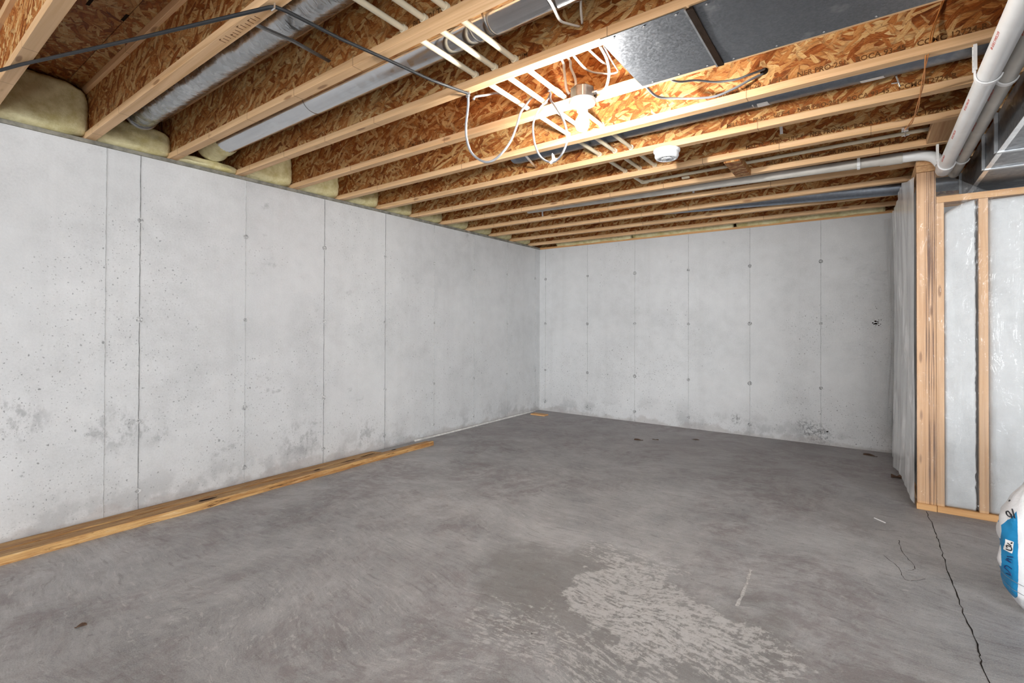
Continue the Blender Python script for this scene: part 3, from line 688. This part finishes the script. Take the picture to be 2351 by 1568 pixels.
# ------------------------------------------------------------------ drain pipes and J hooks
def drain(x, z, r, ya, yb_, label, mat, body, dy=0):
    t = thing('drain_pipe', label, 'pipe', (x, (ya+yb_)/2, z))
    mb = MB(); mb.tube([(x, ya, z), (x, yb_, z+dy)], r, 28); obj('tube', mb, mat, t, smooth='auto')
    for k, yy in enumerate((-3.35, -2.80, -2.42, -2.02)):
        ang = math.radians(215)
        def fn(a, b, c, yy=yy):
            th = ang-b/r; rr = r+.0003+c
            return (x+rr*math.cos(th), yy+a, z+rr*math.sin(th)+dy*(yy-ya)/(yb_-ya))
        o = obj('red_print', lettering('PVC-DWV 2 SCH 40', .013, fn), M['red'], t)
    return t
p1 = drain(3.853, 2.018, .0333, -6.2, -1.70, 'white drain pipe hanging under the joists at the upper right', M['pvc'], '')
p2 = drain(3.919, 2.036, .0285, -6.2, -1.46, 'thinner grey-white drain pipe hanging beside the metal trunk duct', M['pvcg'], '')
# the sanitary fitting where the branch meets the main pipe
mb = MB(); mb.lathe([(.0333, -.10), (.040, -.10), (.040, -.01), (.037, .0), (.037, .05), (.020, .075)], (3.853, -1.70, 2.018), 24, 'Y'); obj('end_fitting', mb, M['pvc'], p1, smooth='auto')
br = thing('drain_branch', 'white-grey drain branch pipe running along the joist bay to the main pipe', 'pipe', (3, -1.59, 2.16))
mb = MB(); mb.tube([(.9, -1.60, 2.196), (3.60, -1.60, 2.141)], .0302, 20); obj('tube', mb, M['pvcg'], br, smooth='auto')
mb = MB(); mb.tube([(3.56, -1.60, 2.142), (3.67, -1.602, 2.139)], .0345, 20); obj('coupling', mb, M['pvcg'], br, smooth='auto')
mb = MB(); mb.tube(smoothpath([(3.67, -1.602, 2.139), (3.76, -1.606, 2.134), (3.815, -1.614, 2.110), (3.845, -1.632, 2.062)], 5), .0305, 20); obj('sweep_elbow', mb, M['pvc'], br, smooth='auto')
mb = MB(); mb.lathe([(.031, -.008), (.036, -.008), (.036, .008), (.031, .008)], (3.45, -1.60, 2.144), 20, 'X', False); mb.box(3.442, 3.458, -1.64, -1.625, 2.12, JZ+.05); obj('pipe_strap', mb, M['hook'], br)

def jhook(x, y, zc, r, top, label, left=True):
    t = thing('pipe_hook', label, 'pipe hook', (x, y, top), 'white plastic J hooks')
    w = .011; th = .005; path = [(x-r-th/2, top), (x-r-th/2, zc+.02)]
    for j in range(15):
        a = math.radians(180+165*j/14); path.append((x+(r+th/2)*math.cos(a), zc+(r+th/2)*math.sin(a)))
    mb = MB(); n = len(path)
    for i, (px, pz) in enumerate(path):
        q0, q1 = path[max(i-1, 0)], path[min(i+1, n-1)]; d = Vector((q1[0]-q0[0], q1[1]-q0[1])).normalized(); nx, nz = -d.y, d.x
        for s, yy in ((-.5, -w), (.5, -w), (.5, w), (-.5, w)): mb.v.append((px+nx*th*s, y+yy, pz+nz*th*s))
        if i:
            k = 4*i
            for j in range(4): mb.f.append((k-4+j, k-4+(j+1) % 4, k+(j+1) % 4, k+j))
    mb.f += [(3, 2, 1, 0), (4*n-4, 4*n-3, 4*n-2, 4*n-1)]
    obj('hook_band', mb, M['hook'], t, bevel=.0008)
    if top-zc > .06:
        mb = MB(); mb.box(x-r-th-.003, x-r+.003, y-w-.001, y-w+.002, zc+.02, top); mb.box(x-r-th-.003, x-r+.003, y+w-.002, y+w+.001, zc+.02, top); obj('stiffening_rib', mb, M['hook'], t)
        for j in range(4):
            mb = MB(); mb.lathe([(.004, .0), (.003, -.002)], (x-r-th-.0003, y, top-.012-.022*j), 8, 'X'); obj('nail_hole', mb, M['vent'], t)
jhook(3.853, YJ(5)-.012, 2.018, .0346, JZ-.001, 'white J hook carrying the white drain pipe under the stamped joist')
jhook(3.853, YJ(8)-.012, 2.018, .0346, JZ-.001, 'white J hook carrying the white drain pipe above the corner post')
jhook(3.919, YJ(6)-.30, 2.036, .0292, JZ+.02, 'white J hook under the thinner drain pipe at the photo\'s right edge')
jhook(3.919, YJ(8)-.012, 2.036, .0292, JZ-.001, 'white J hook under the thinner drain pipe above the partition')

# ------------------------------------------------------------------ trunk duct on the right
td = thing('trunk_duct', 'big rectangular galvanised trunk duct at the right edge above the partition', 'duct', (4.25, -2.5, 1.93))
joints = [-6.3, -5.2, -4.05, -2.90, -2.215, -1.90, -1.10]
for a, b in zip(joints[:-1], joints[1:]):
    mb = MB()
    def face(pts, nu=6, nv=6): pass
    x0, x1, za, zb = 3.995, 4.50, 1.93, 2.112
    A, Bq = a+.004, b-.004
    # cross-broken bottom: the centre of each panel drops a little
    cx, cy_ = (x0+x1)/2, (A+Bq)/2
    mb.v = [(x0, A, za), (x1, A, za), (x1, Bq, za), (x0, Bq, za), (x0, A, zb), (x1, A, zb), (x1, Bq, zb), (x0, Bq, zb), (cx, cy_, za-.004), (x0-.003, cy_, (za+zb)/2)]
    mb.f = [(0, 1, 8), (1, 2, 8), (2, 3, 8), (3, 0, 8), (4, 7, 6, 5), (0, 4, 9), (4, 7, 9), (7, 3, 9), (3, 0, 9), (1, 5, 6, 2), (0, 1, 5, 4), (3, 7, 6, 2)]
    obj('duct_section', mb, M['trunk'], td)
    mb = MB(); mb.box(x0-.014, x0-.001, b-.010, b+.010, za-.004, zb+.002); obj('standing_cleat', mb, M['galv'], td)
    mb = MB(); mb.box(x0-.006, x1, b-.012, b+.012, za-.007, za-.001); obj('slip_joint', mb, M['galv'], td)
    mb = MB(); mb.box(x0-.003, x0+.018, A, Bq, za-.0035, za-.0008); obj('corner_lock', mb, M['bright'], td)

# ------------------------------------------------------------------ stud partition facing the camera and the return wall
YP = -1.56
wp = root('wall_partition', (3.738, YP, 0))
def stud(x0, x1, z0, z1, mat='stud', y0=YP, y1=YP+.089, name='stud', lab=None):
    mb = MB(); mb.box(x0, x1, y0, y1, z0, z1); o = obj(name, mb, M[mat], wp, bevel=.0015)
    if lab: o['label'] = lab
mb = MB(); mb.box(3.735, 3.829, YP-.004, YP+.089, 0, .038); obj('bottom_plate', mb, M['plate'], wp, bevel=.0015)
mb = MB(); mb.box(3.831, 5.5, YP-.002, YP+.089, 0, .038); obj('bottom_plate', mb, M['plate'], wp, bevel=.0015)
stud(3.738, 3.827, .038, 2.042, 'post', name='corner_post', lab='corner post with dark printed streaks', y1=YP+.038)
stud(3.8285, 3.864, .038, 1.846)
xs = [3.864, 4.014, 4.420, 4.826, 5.232]
for x in xs[1:]: stud(x, x+.040, .038, 1.846)
mb = MB(); mb.box(3.829, 5.5, YP, YP+.089, 1.847, 1.885); obj('top_plate', mb, M['plate'], wp, bevel=.0015)
def batt(x0, x1, z0, z1, droop, seed):
    rnd = random.Random(seed); off = Vector((rnd.random()*20, 0, rnd.random()*20)); mb = MB()
    def f(u, v):
        x = x0+(x1-x0)*u; zt = z1-droop*(1-u)**1.6; z = z0+(zt-z0)*v
        e = min(1, (1-abs(2*u-1)**22)*(1-abs(2*v-1)**50))
        w = noise.noise(Vector((x*5, 0, z*3.2))+off)+.5*noise.noise(Vector((x*14, 1, z*11))+off)
        xx = x+(.004*noise.noise(Vector((u*2, 5, z*9))+off)+.006*noise.noise(Vector((u*2, 5, z*40))+off))*(1 if u > .95 else .15)
        w2 = noise.noise(Vector((x*30, 3, z*24))+off)
        return (xx, YP+.022-.024*e**.6-.014*w*e-.003*w2*e, z)
    mb.grid(f, 20, 120); n = len(mb.v); mb.v += [(v[0], YP+.085, v[2]) for v in list(mb.v)]; nu, nv = 20, 120
    mb.f += [tuple(i+n for i in reversed(q)) for q in list(mb.f)]
    r_ = list(range(nu))+[j*nu+nu-1 for j in range(1, nv)]+[(nv-1)*nu+i for i in range(nu-2, -1, -1)]+[j*nu for j in range(nv-2, 0, -1)]
    for a, b in zip(r_, r_[1:]+r_[:1]): mb.f.append((a, b, b+n, a+n))
    obj('insulation_batt', mb, M['wfluff'], wp, smooth=True)
batt(3.8645, 4.003, .039, 1.846, .065, 1)
batt(4.0545, 4.419, .039, 1.846, .01, 2)
batt(4.462, 4.824, .039, 1.846, .02, 3)
batt(4.868, 5.230, .039, 1.846, .02, 4)
wr = root('wall_right', (3.74, -.8, 0))
mb = MB(); mb.box(3.742, 3.831, YP+.091, -.004, 0, .038); obj('bottom_plate', mb, M['plate_y'], wr, bevel=.0015)
for q in (0, 1):
    mb = MB(); mb.box(3.736, 3.829, YP-.002, -.004, 2.0435+.040*q, 2.0825+.040*q); obj('top_plate', mb, M['plate_y'], wr, bevel=.0015)
ys = [-1.468, -1.17, -.765, -.36, -.046]
for y in ys:
    mb = MB(); mb.box(3.742, 3.831, y, y+.038, .038, 2.0435); obj('stud', mb, M['stud'], wr, bevel=.0015)
for k, (a, b) in enumerate(zip(ys[:-1], ys[1:])):
    mb = MB()
    def f(u, v):
        y = a+.039+(b-a-.040)*u; z = .039+2.0*v; e = (1-abs(2*u-1)**7)*(1-abs(2*v-1)**24)
        return (3.765-.028*e-.008*noise.noise(Vector((k, y*6, z*4)))*e, y, z)
    mb.grid(f, 10, 40); n = len(mb.v); mb.v += [(3.83, v[1], v[2]) for v in list(mb.v)]; nu, nv = 10, 40
    mb.f += [tuple(i+n for i in reversed(q)) for q in list(mb.f)]
    r_ = list(range(nu))+[j*nu+nu-1 for j in range(1, nv)]+[(nv-1)*nu+i for i in range(nu-2, -1, -1)]+[j*nu for j in range(nv-2, 0, -1)]
    for p, q in zip(r_, r_[1:]+r_[:1]): mb.f.append((p, q, q+n, p+n))
    obj('insulation_batt', mb, M['wfluff'], wr, smooth=True)

# clear polyethylene over both faces
def sheet_front(u, v):
    x = 3.735+(5.6-3.735)*u**1.5
    zt = 2.036 if x < 3.829 else max(1.884, 2.036-(x-3.829)*.72)
    z = .055+(zt-.055)*v
    w = .004*noise.noise(Vector((x*9, 2, z*2.0)))+.003*noise.noise(Vector((x*25, 7, z*9)))
    return (x, YP-.016+w-.006*math.sin(min(1, max(0, (x-3.829)*4))*math.pi)*(v > .9), z)
mb = MB(); mb.grid(sheet_front, 70, 60)
solo('plastic_sheet', mb, M['film'], 'clear plastic vapour sheet stapled over the insulated partition facing the room', 'plastic sheet', smooth=True)
def sheet_side(u, v):
    y = -1.572+1.520*u; z = .03+.06*math.sin(u*5)**2+(2.02-.03)*v
    b = math.sin(math.pi*u)**.8
    fold = .012*noise.noise(Vector((y*7+z*1.2, 3, z*.7)))+.008*noise.noise(Vector((y*17-z*2.0, 9, z*1.1)))
    flare = .030*(1-v)**2*b+.05*b*max(0, v-.55)
    return (3.724-.045*u-.012*b-flare+fold*(.3+b), y, z)
mb = MB(); mb.grid(sheet_side, 60, 60)
solo('plastic_sheet', mb, M['film2'], 'cloudy folded plastic sheet hanging along the return wall behind the corner post', 'plastic sheet', smooth=True)
def flap(u, v):
    z = .25+1.80*v; x = 3.668-.050*u*(.6+.4*math.sin(v*7+1))-.01*v
    return (x, -.012-.015*abs(math.sin(u*4+v*9))-.02*u*(1-u), z)
mb = MB(); mb.grid(flap, 14, 50)
solo('plastic_sheet', mb, M['film'], 'narrow crinkled plastic flap clinging to the right end of the back wall', 'plastic sheet', smooth=True)

# ------------------------------------------------------------------ blocking between joists
solo('wood_block', MB().box(2.768, 2.862, YJ(7)+.001, YJ(8)-FW-.001, JZ-.010, JZ+.029), M['block'], 'short wood block bridging two joists to the right of the smoke detector', 'wood block', bevel=.002)
solo('wood_block', MB().box(3.765, 3.945, YJ(7)+.001, YJ(8)-FW-.001, JZ+.003, JZ+.041), M['plate_y'], 'flat wood block between joists beside the white drain pipe', 'wood block', bevel=.002)

# ------------------------------------------------------------------ light fixture
fx, fy = 2.473, -3.487
lf = thing('ceiling_light', 'bare lit bulb in a white lampholder on a dark metal junction box', 'light', (fx, fy, 2.12))
mb = MB(); R8 = .054
mb.lathe([(R8*.2, 2.158), (R8, 2.157), (R8, 2.106)], (fx, fy, 0), 8); obj('junction_box', mb, M['zinc'], lf, bevel=.003)
mb = MB(); mb.box(fx-.04, fx+.04, fy+.048, YJ(4)-FW+.001, 2.128, 2.156); obj('box_bracket', mb, M['zinc'], lf)
mb = MB(); mb.box(fx+.026, fx+.031, fy-.052, fy-.046, 2.106, 2.150); obj('ground_strap', mb, M['nm'], lf)
mb = MB(); mb.lathe([(.056, 2.106), (.060, 2.104), (.060, 2.096), (.056, 2.088), (.030, 2.080), (.024, 2.076), (.0235, 2.056), (.020, 2.055)], (fx, fy, 0), 36); obj('lampholder', mb, M['porcelain'], lf, smooth='auto')
mb = MB(); mb.lathe([(.0135, 2.060), (.0140, 2.046), (.0175, 2.036), (.027, 2.020), (.0305, 2.005), (.0295, 1.991), (.0235, 1.978), (.0135, 1.970), (.003, 1.968)], (fx, fy, 0), 28); o = obj('bulb', mb, M['bulb'], lf, smooth=True); o['label'] = 'glowing white light bulb'

# ------------------------------------------------------------------ smoke detector
sx, sy = 2.552, YJ(6)-.022
sd = thing('smoke_detector', 'round white smoke detector under a joist beyond the bulb', 'smoke detector', (sx, sy, JZ))
mb = MB(); mb.lathe([(.060, .0), (.060, -.004), (.075, -.006), (.075, -.016), (.070, -.022)], (sx, sy, JZ), 40); obj('mounting_base', mb, M['white'], sd, smooth='auto')
mb = MB(); mb.lathe([(.066, -.022), (.068, -.042), (.060, -.056), (.050, -.058), (.048, -.055), (.030, -.055), (.028, -.059), (.002, -.060)], (sx, sy, JZ), 40); obj('body', mb, M['white'], sd, smooth='auto')
for j in range(10):
    a = 2*math.pi*j/10; mb = MB(); mb.tube([(sx+.034*math.cos(a), sy+.034*math.sin(a), JZ-.0555), (sx+.044*math.cos(a), sy+.044*math.sin(a), JZ-.0555)], .0022, 6); obj('vent_slot', mb, M['vent'], sd)
mb = MB(); mb.lathe([(.012, -.059), (.012, -.063), (.009, -.064)], (sx+.008, sy-.006, JZ), 20); obj('test_button', mb, M['vent'], sd, smooth='auto')

# ------------------------------------------------------------------ cables
def cable(name, pts, r, mat, label, cat='cable', flat=1.0, staples=(), n=8, sub=6):
    t = thing(name, label, cat, pts[len(pts)//2])
    mb = MB(); mb.tube(smoothpath(pts, sub), r, n, True, flat); obj('jacket', mb, M[mat], t, smooth=True)
    for (x, y, z) in staples:
        mb = MB(); mb.box(x-.011, x-.008, y-.002, y+.002, z-.016, z+.004); mb.box(x+.008, x+.011, y-.002, y+.002, z-.016, z+.004); mb.box(x-.011, x+.011, y-.002, y+.002, z-.018, z-.0155); obj('staple', mb, M['bright'], t)
    return t
zb = JZ-.008
cable('black_cable', [(.15, -5.30, zb), (.668, -5.052, zb), (.805, -5.010, zb), (1.38, -4.811, zb-.003), (1.940, -4.617, zb), (1.958, -4.607, zb), (1.969, -4.575, zb-.001), (1.985, -4.39, zb-.006), (2.003, -4.195, zb), (2.04, -3.99, zb-.008), (2.074, -3.80, zb)], .0062, 'black', 'black cable strung taut below the joists at the upper left', staples=[(1.955, -4.612, JZ)], sub=1)
cable('grey_cable', [(2.078, -3.806, 2.128), (2.062, -3.785, 2.100), (2.050, -3.775, 2.067), (2.027, -3.76, 2.005), (2.024, -3.75, 1.948), (2.04, -3.74, 1.893), (2.075, -3.73, 1.856), (2.114, -3.72, 1.837), (2.144, -3.70, 1.847), (2.181, -3.68, 1.884), (2.192, -3.64, 1.942), (2.193, -3.60, 2.016), (2.182, -3.55, 2.102), (2.174, -3.50, 2.155), (2.168, -3.45, 2.207), (2.165, -3.416, 2.237)], .0055, 'grey', 'grey cable hanging in a wide U-shaped loop left of the bulb', staples=[(2.074, -3.80, JZ-.004)])
cable('grey_cable', [(2.086, -3.775, 2.108), (2.032, -3.70, 2.162), (2.014, -3.60, 2.213), (1.993, -3.50, 2.267), (1.961, -3.416, 2.304)], .0055, 'grey', 'short grey cable tail rising from the staple above the U-shaped loop')
c = cable('grey_cable', [(2.262, -3.414, 2.226), (2.255, -3.44, 2.178), (2.236, -3.468, 2.140), (2.219, -3.485, 2.090), (2.218, -3.50, 2.037), (2.23, -3.50, 1.958), (2.26, -3.50, 1.895), (2.307, -3.50, 1.860), (2.343, -3.50, 1.857), (2.378, -3.50, 1.884), (2.401, -3.50, 1.933), (2.399, -3.50, 1.988), (2.372, -3.49, 2.053), (2.324, -3.47, 2.121), (2.278, -3.44, 2.180), (2.264, -3.416, 2.218)], .0048, 'grey', 'grey cable coiled into a closed teardrop loop beside the bulb')
mb = MB(); mb.tube([(2.315, -3.50, 1.852), (2.333, -3.50, 1.862), (2.35, -3.50, 1.862)], [.007, .010, .007], 8); mb.tube([(2.333, -3.50, 1.862), (2.330, -3.502, 1.885), (2.326, -3.503, 1.895)], [.009, .006, .001], 6); obj('tape_tag', mb, M['tape'], c)
mb = MB(); mb.tube([(2.258, -3.43, 2.232), (2.266, -3.414, 2.236)], .006, 6); obj('nail', mb, M['bright'], c)
NMF = .55
cable('white_cable', [(2.438, -3.72, 2.262), (2.436, -3.60, 2.244), (2.416, -3.55, 2.232), (2.404, -3.52, 2.205), (2.400, -3.50, 2.170), (2.41, -3.49, 2.150)], .006, 'nm', 'pale cable dropping into the left side of the junction box', flat=NMF)
cable('white_cable', [(2.456, -3.735, 2.262), (2.468, -3.60, 2.243), (2.449, -3.55, 2.233), (2.445, -3.50, 2.203), (2.44, -3.49, 2.155)], .006, 'nm', 'pale cable dropping into the top of the junction box', flat=NMF)
cable('white_cable', [(2.566, -3.795, 2.172), (2.535, -3.60, 2.190), (2.521, -3.50, 2.215), (2.551, -3.47, 2.211), (2.592, -3.45, 2.205), (2.616, -3.445, 2.205), (2.622, -3.447, 2.213), (2.640, -3.55, 2.206), (2.698, -3.75, 2.160)], .006, 'nm', 'pale cable curving down and back beside the end of the sheet metal', flat=NMF)
cable('white_cable', [(2.62, -3.795, 2.180), (2.608, -3.60, 2.198), (2.573, -3.46, 2.248), (2.56, -3.416, 2.27)], .006, 'nm', 'pale cable running diagonally behind the other cables near the sheet metal', flat=NMF)
c = cable('white_cable', [(2.690, -3.76, 2.150), (2.667, -3.65, 2.157), (2.631, -3.55, 2.157), (2.600, -3.50, 2.139), (2.573, -3.47, 2.135), (2.550, -3.48, 2.124), (2.524, -3.485, 2.129)], .006, 'nm', 'pale cable entering the right side of the junction box', flat=NMF)
mb = MB(); mb.lathe([(.007, -.012), (.010, -.012), (.010, .0), (.008, .012)], (2.535, -3.485, 2.127), 12, 'X'); obj('cable_clamp', mb, M['bright'], c)
yw5 = YJ(5)-FW/2-.006
cable('grey_cable', [(2.716, YJ(4)-.012, 2.150), (2.709, -3.20, 2.168), (2.773, -3.12, 2.172), (2.857, -3.09, 2.161), (2.937, -3.07, 2.157), (3.014, -3.05, 2.180), (3.072, -3.03, 2.208), (3.121, yw5+.002, 2.232)], .0055, 'grey', 'lower of the two grey cables sagging in front of the stamped joist')
cable('grey_cable', [(2.789, YJ(4)-.014, 2.172), (2.824, -3.28, 2.172), (2.884, -3.20, 2.192), (2.947, -3.12, 2.199), (3.02, -3.08, 2.204), (3.076, -3.052, 2.222), (3.129, yw5+.002, 2.250)], .0048, 'grey', 'upper of the two grey cables reaching the hole in the stamped joist')
mb = MB(); mb.lathe([(.016, 0), (.016, -.0012)], (3.126, yw5, 2.240), 14, 'Y'); obj('wire_hole', mb, M['hole'], joists[5])
mb = MB(); mb.lathe([(.010, 0), (.010, -.0012)], (3.11, yw5, 2.335), 12, 'Y'); obj('wire_hole', mb, M['hole'], joists[5])
cable('white_cable', [(2.70, -4.176, 2.150), (2.668, -4.10, 2.160), (2.648, -4.04, 2.178), (2.634, -4.0, 2.188), (2.618, -3.93, 2.186), (2.624, -3.89, 2.192), (2.634, -3.815, 2.214)], .006, 'nm', 'pale sagging cable below the shiny round duct at the photo\'s top', flat=NMF)
cable('white_cable', [(2.690, -3.880, 2.330), (2.674, -3.878, 2.252), (2.646, -3.815, 2.222)], .006, 'nm', 'pale straight cable meeting the sagging one beside the shiny duct', flat=NMF)
w = thing('copper_wire', 'thin twisted orange-copper wire hanging in front of the joists at right', 'wire', (3.68, -2.6, 2.14))
wp_ = [(3.731, -3.006, 2.33), (3.700, -3.015, 2.227), (3.688, -3.02, 2.160), (3.681, -2.985, 2.128), (3.686, -2.80, 2.130), (3.687, -2.60, 2.126), (3.684, -2.40, 2.124), (3.670, -2.27, 2.120), (3.652, -2.185, 2.127)]
P = smoothpath(wp_, 10)
for s in (0, math.pi):
    mb = MB(); mb.tube([p+Vector((.0035*math.cos(i*.22+s), 0, .0035*math.sin(i*.22+s))) for i, p in enumerate(P)], .0024, 6); obj('strand', mb, M['wire'], w, smooth=True)
mb = MB(); mb.box(3.640, 3.668, -2.192, -2.178, JZ-.018, JZ-.001); mb.tube([(3.655, -2.185, JZ-.018), (3.655, -2.185, JZ-.045)], .0035, 6).tube([(3.640, -2.185, JZ-.040), (3.672, -2.185, JZ-.038)], .003, 6); obj('wire_clip', mb, M['bright'], w)

# small plastic straps on joists
def strap(x, y, z0, z1, label):
    mb = MB(); mb.grid(lambda u, v: (x-.008+.016*u+.004*math.sin(v*2), y-.004*math.sin(v*math.pi), z1+(z0-z1)*v), 3, 8); solo('pipe_strap', mb, M['hook'], label, 'strap', solid=.002, smooth=True)
strap(3.088, YJ(7)-FW/2-.008, JZ+.09, JZ+.145, 'small white plastic strap on a joist right of the smoke detector')
strap(2.362, YJ(9)-FW/2-.008, JZ+.04, JZ+.10, 'small white plastic strap on the joist beyond the white drain branch')
strap(.93, YJ(9)-FW/2-.008, JZ+.03, JZ+.10, 'small pale strap hanging above the back left corner')

# ------------------------------------------------------------------ planks along the left wall
def plank(x0, x1, y0, y1, zl, zr, seed, skew=0):
    mb = MB(); n = 50; rnd = random.Random(seed)
    for i in range(n+1):
        y = y0+(y1-y0)*i/n; sk = skew*(i/n)
        w1 = .022*noise.noise(Vector((y*2.3, seed, 0)))+.012*noise.noise(Vector((y*11, seed, 2))); w2 = .007*noise.noise(Vector((y*9, seed, 5)))
        xa, xb = x0+sk*.3+w2, x1+sk+w1*.6
        prof = [(xa, 0), (xa, zl+w2*.4), (xa+(xb-xa)*.33, zl+(zr-zl)*.33+w2), (xa+(xb-xa)*.66, zl+(zr-zl)*.66-w2), (xb-.004, zr), (xb, zr-.006), (xb+.001, 0)]
        mb.v += [(px, y, max(pz, 0)) for px, pz in prof]
        if i:
            k = 7*i
            for j in range(7): mb.f.append((k-7+j, k-7+(j+1) % 7, k+(j+1) % 7, k+j))
    mb.f += [tuple(reversed(range(7))), tuple(range(7*n, 7*n+7))]
    return mb
solo('wooden_plank', plank(.004, .150, -6.6, -2.70, .008, .024, 2, 0), M['rotten'], 'weathered plank lying against the left wall at its foot', 'plank')
t = solo('wooden_plank', plank(.182, .325, -6.6, -2.19, .026, .038, 6, -.07), M['rotten'], 'longer front plank of the pair along the left wall, with rotted holes', 'plank')
for (x, y, l) in ((.20, -3.05, .10), (.17, -2.86, .16), (.22, -3.35, .06), (.21, -2.62, .05), (.24, -4.1, .12)):
    mb = MB(); r_ = random.Random(int(l*1000)); k = 10; zz = .0382
    for j in range(k):
        a = 2*math.pi*j/k; mb.v.append((x+.012*math.cos(a)*r_.uniform(.5, 1.3), y+l/2*math.sin(a)*r_.uniform(.7, 1.1), .0362+.0 if x < .2 else .0382))
    mb.f.append(tuple(range(k))); obj('rot_hole', mb, M['hole'], t)
solo('wood_scrap', MB().box(.10, .30, -.36, -.26, 0, .014), M['plate'], 'small wood scrap on the floor in the far corner', 'wood scrap', bevel=.002)

# ------------------------------------------------------------------ white and blue bag at the right edge
BX, BY = 4.12, -2.70
prof = [(0.0, .118, .060), (.012, .138, .075), (.04, .160, .088), (.08, .186, .097), (.16, .199, .103), (.30, .205, .100), (.37, .196, .090), (.42, .172, .075), (.48, .135, .052), (.52, .120, .034), (.555, .124, .012), (.575, .128, .006)]
def bagr(z):
    for (z0, a0, b0), (z1, a1, b1) in zip(prof[:-1], prof[1:]):
        if z <= z1:
            t = (z-z0)/(z1-z0); return a0+(a1-a0)*t, b0+(b1-b0)*t
    return prof[-1][1:]
def bagp(a, z):
    w, d = bagr(z); c, s = math.cos(a), math.sin(a)
    n = 1+.05*noise.noise(Vector((c*2, s*2, z*14)))+.03*noise.noise(Vector((c*5, s*5, z*30)))
    return (BX+w*math.copysign(abs(c)**.75, c)*n, BY+d*math.copysign(abs(s)**.75, s)*n, z)
bag = thing('product_bag', 'white and blue printed plastic bag standing at the right edge', 'bag', (BX, BY, 0))
zs = [.575*i/44 for i in range(45)]
mb = MB(); mb.grid(lambda u, v: bagp(2*math.pi*u, zs[int(round(v*44))]), 64, 45, True)
mb.f += [tuple(reversed(range(64))), tuple(range(64*44, 64*45))]
obj('sack', mb, M['bag'], bag, smooth=True)
def on_bag(x, z, out=.0015):
    """front surface point of the bag at this x and height"""
    best = None
    for j in range(181):
        a = math.pi+math.pi*j/180; q = bagp(a, z)
        if best is None or abs(q[0]-x) < abs(best[0]-x): best = q
    c = Vector((BX, BY, z)); p = Vector(best); d = (p-c).normalized(); return tuple(p+d*out)
mb = MB(); mb.grid(lambda u, v: on_bag(3.927+.020*u+.004*v, .235+.045*v), 5, 5); obj('printed_label', mb, M['tape'], bag)
def strokes(lines, r, mat, name):
    mb = MB()
    for L in lines: mb.tube(smoothpath([on_bag(x, z, .0022) for x, z in L], 4), r, 5)
    obj(name, mb, M[mat], bag)
strokes([[(3.934, .242), (3.944, .246), (3.944, .258), (3.935, .258), (3.935, .250)], [(3.936, .268), (3.946, .262)], [(3.945, .270), (3.949, .276)]], .0022, 'dkink', 'label_emblem')
strokes([[(3.946, .176), (3.934, .180), (3.930, .168), (3.940, .160), (3.944, .150), (3.934, .144)], [(3.932, .200), (3.944, .198), (3.934, .206), (3.946, .210)], [(3.936, .215), (3.950, .222)]], .0016, 'blueink', 'marker_writing')
strokes([[(3.947, .378), (3.943, .385), (3.938, .380), (3.939, .371), (3.945, .371), (3.948, .380), (3.948, .368)], [(3.953, .398), (3.955, .371)]], .0022, 'dkink', 'bag_lettering')
strokes([[(3.945, .418), (3.951, .424)]], .0018, 'dkink', 'bag_mark')
strokes([[(3.925+.01*k, .135-.0022*k) for k in range(12)], [(3.93+.01*k, .100-.0025*k) for k in range(10)]], .0009, 'vent', 'crease_line')

# ------------------------------------------------------------------ litter on the slab
def leaf(x, y, L, Wd, ang, seed, mat, name, label, cat, lift=.012):
    rnd = random.Random(seed); mb = MB()
    def f(u, v):
        a = (u-.5)*L; b = (v-.5)*Wd*(1-abs(2*u-1)**1.6)
        c, s = math.cos(ang), math.sin(ang)
        return (x+a*c-b*s, y+a*s+b*c, .0015+lift*abs(math.sin(u*2.6+seed))*abs(2*v-1))
    mb.grid(f, 9, 5); solo(name, mb, M[mat], label, cat, solid=.0012)
leaf(1.70, -.867, .085, .03, .35, 1, 'leaf', 'leaf_scrap', 'dark curled leaf scrap on the slab nearest the left of the back wall', 'leaf')
leaf(1.826, -.75, .06, .02, .15, 2, 'leaf', 'leaf_scrap', 'smaller dark leaf scrap just right of the curled one', 'leaf', .006)
leaf(2.138, -.515, .07, .018, .1, 3, 'leaf', 'leaf_scrap', 'thin dark scrap on the slab below the middle of the back wall', 'leaf', .006)
leaf(3.51, -.22, .10, .03, -.2, 4, 'leaf', 'leaf_scrap', 'dark scrap on the slab near the plastic sheet and back wall', 'leaf', .014)
leaf(3.675, -.86, .10, .055, .5, 5, 'leaf', 'leaf_scrap', 'brown scrap sticking out under the hanging plastic sheet', 'leaf', .03)
leaf(1.184, -4.9, .035, .018, 1.2, 6, 'leaf', 'leaf_scrap', 'small brown scrap on the slab at the lower left', 'leaf', .01)
solo('straw', MB().tube([(3.525, -1.905, .003), (3.575, -1.955, .003)], .0028, 6), M['tape'], 'thin white sliver on the slab in front of the corner post', 'straw')
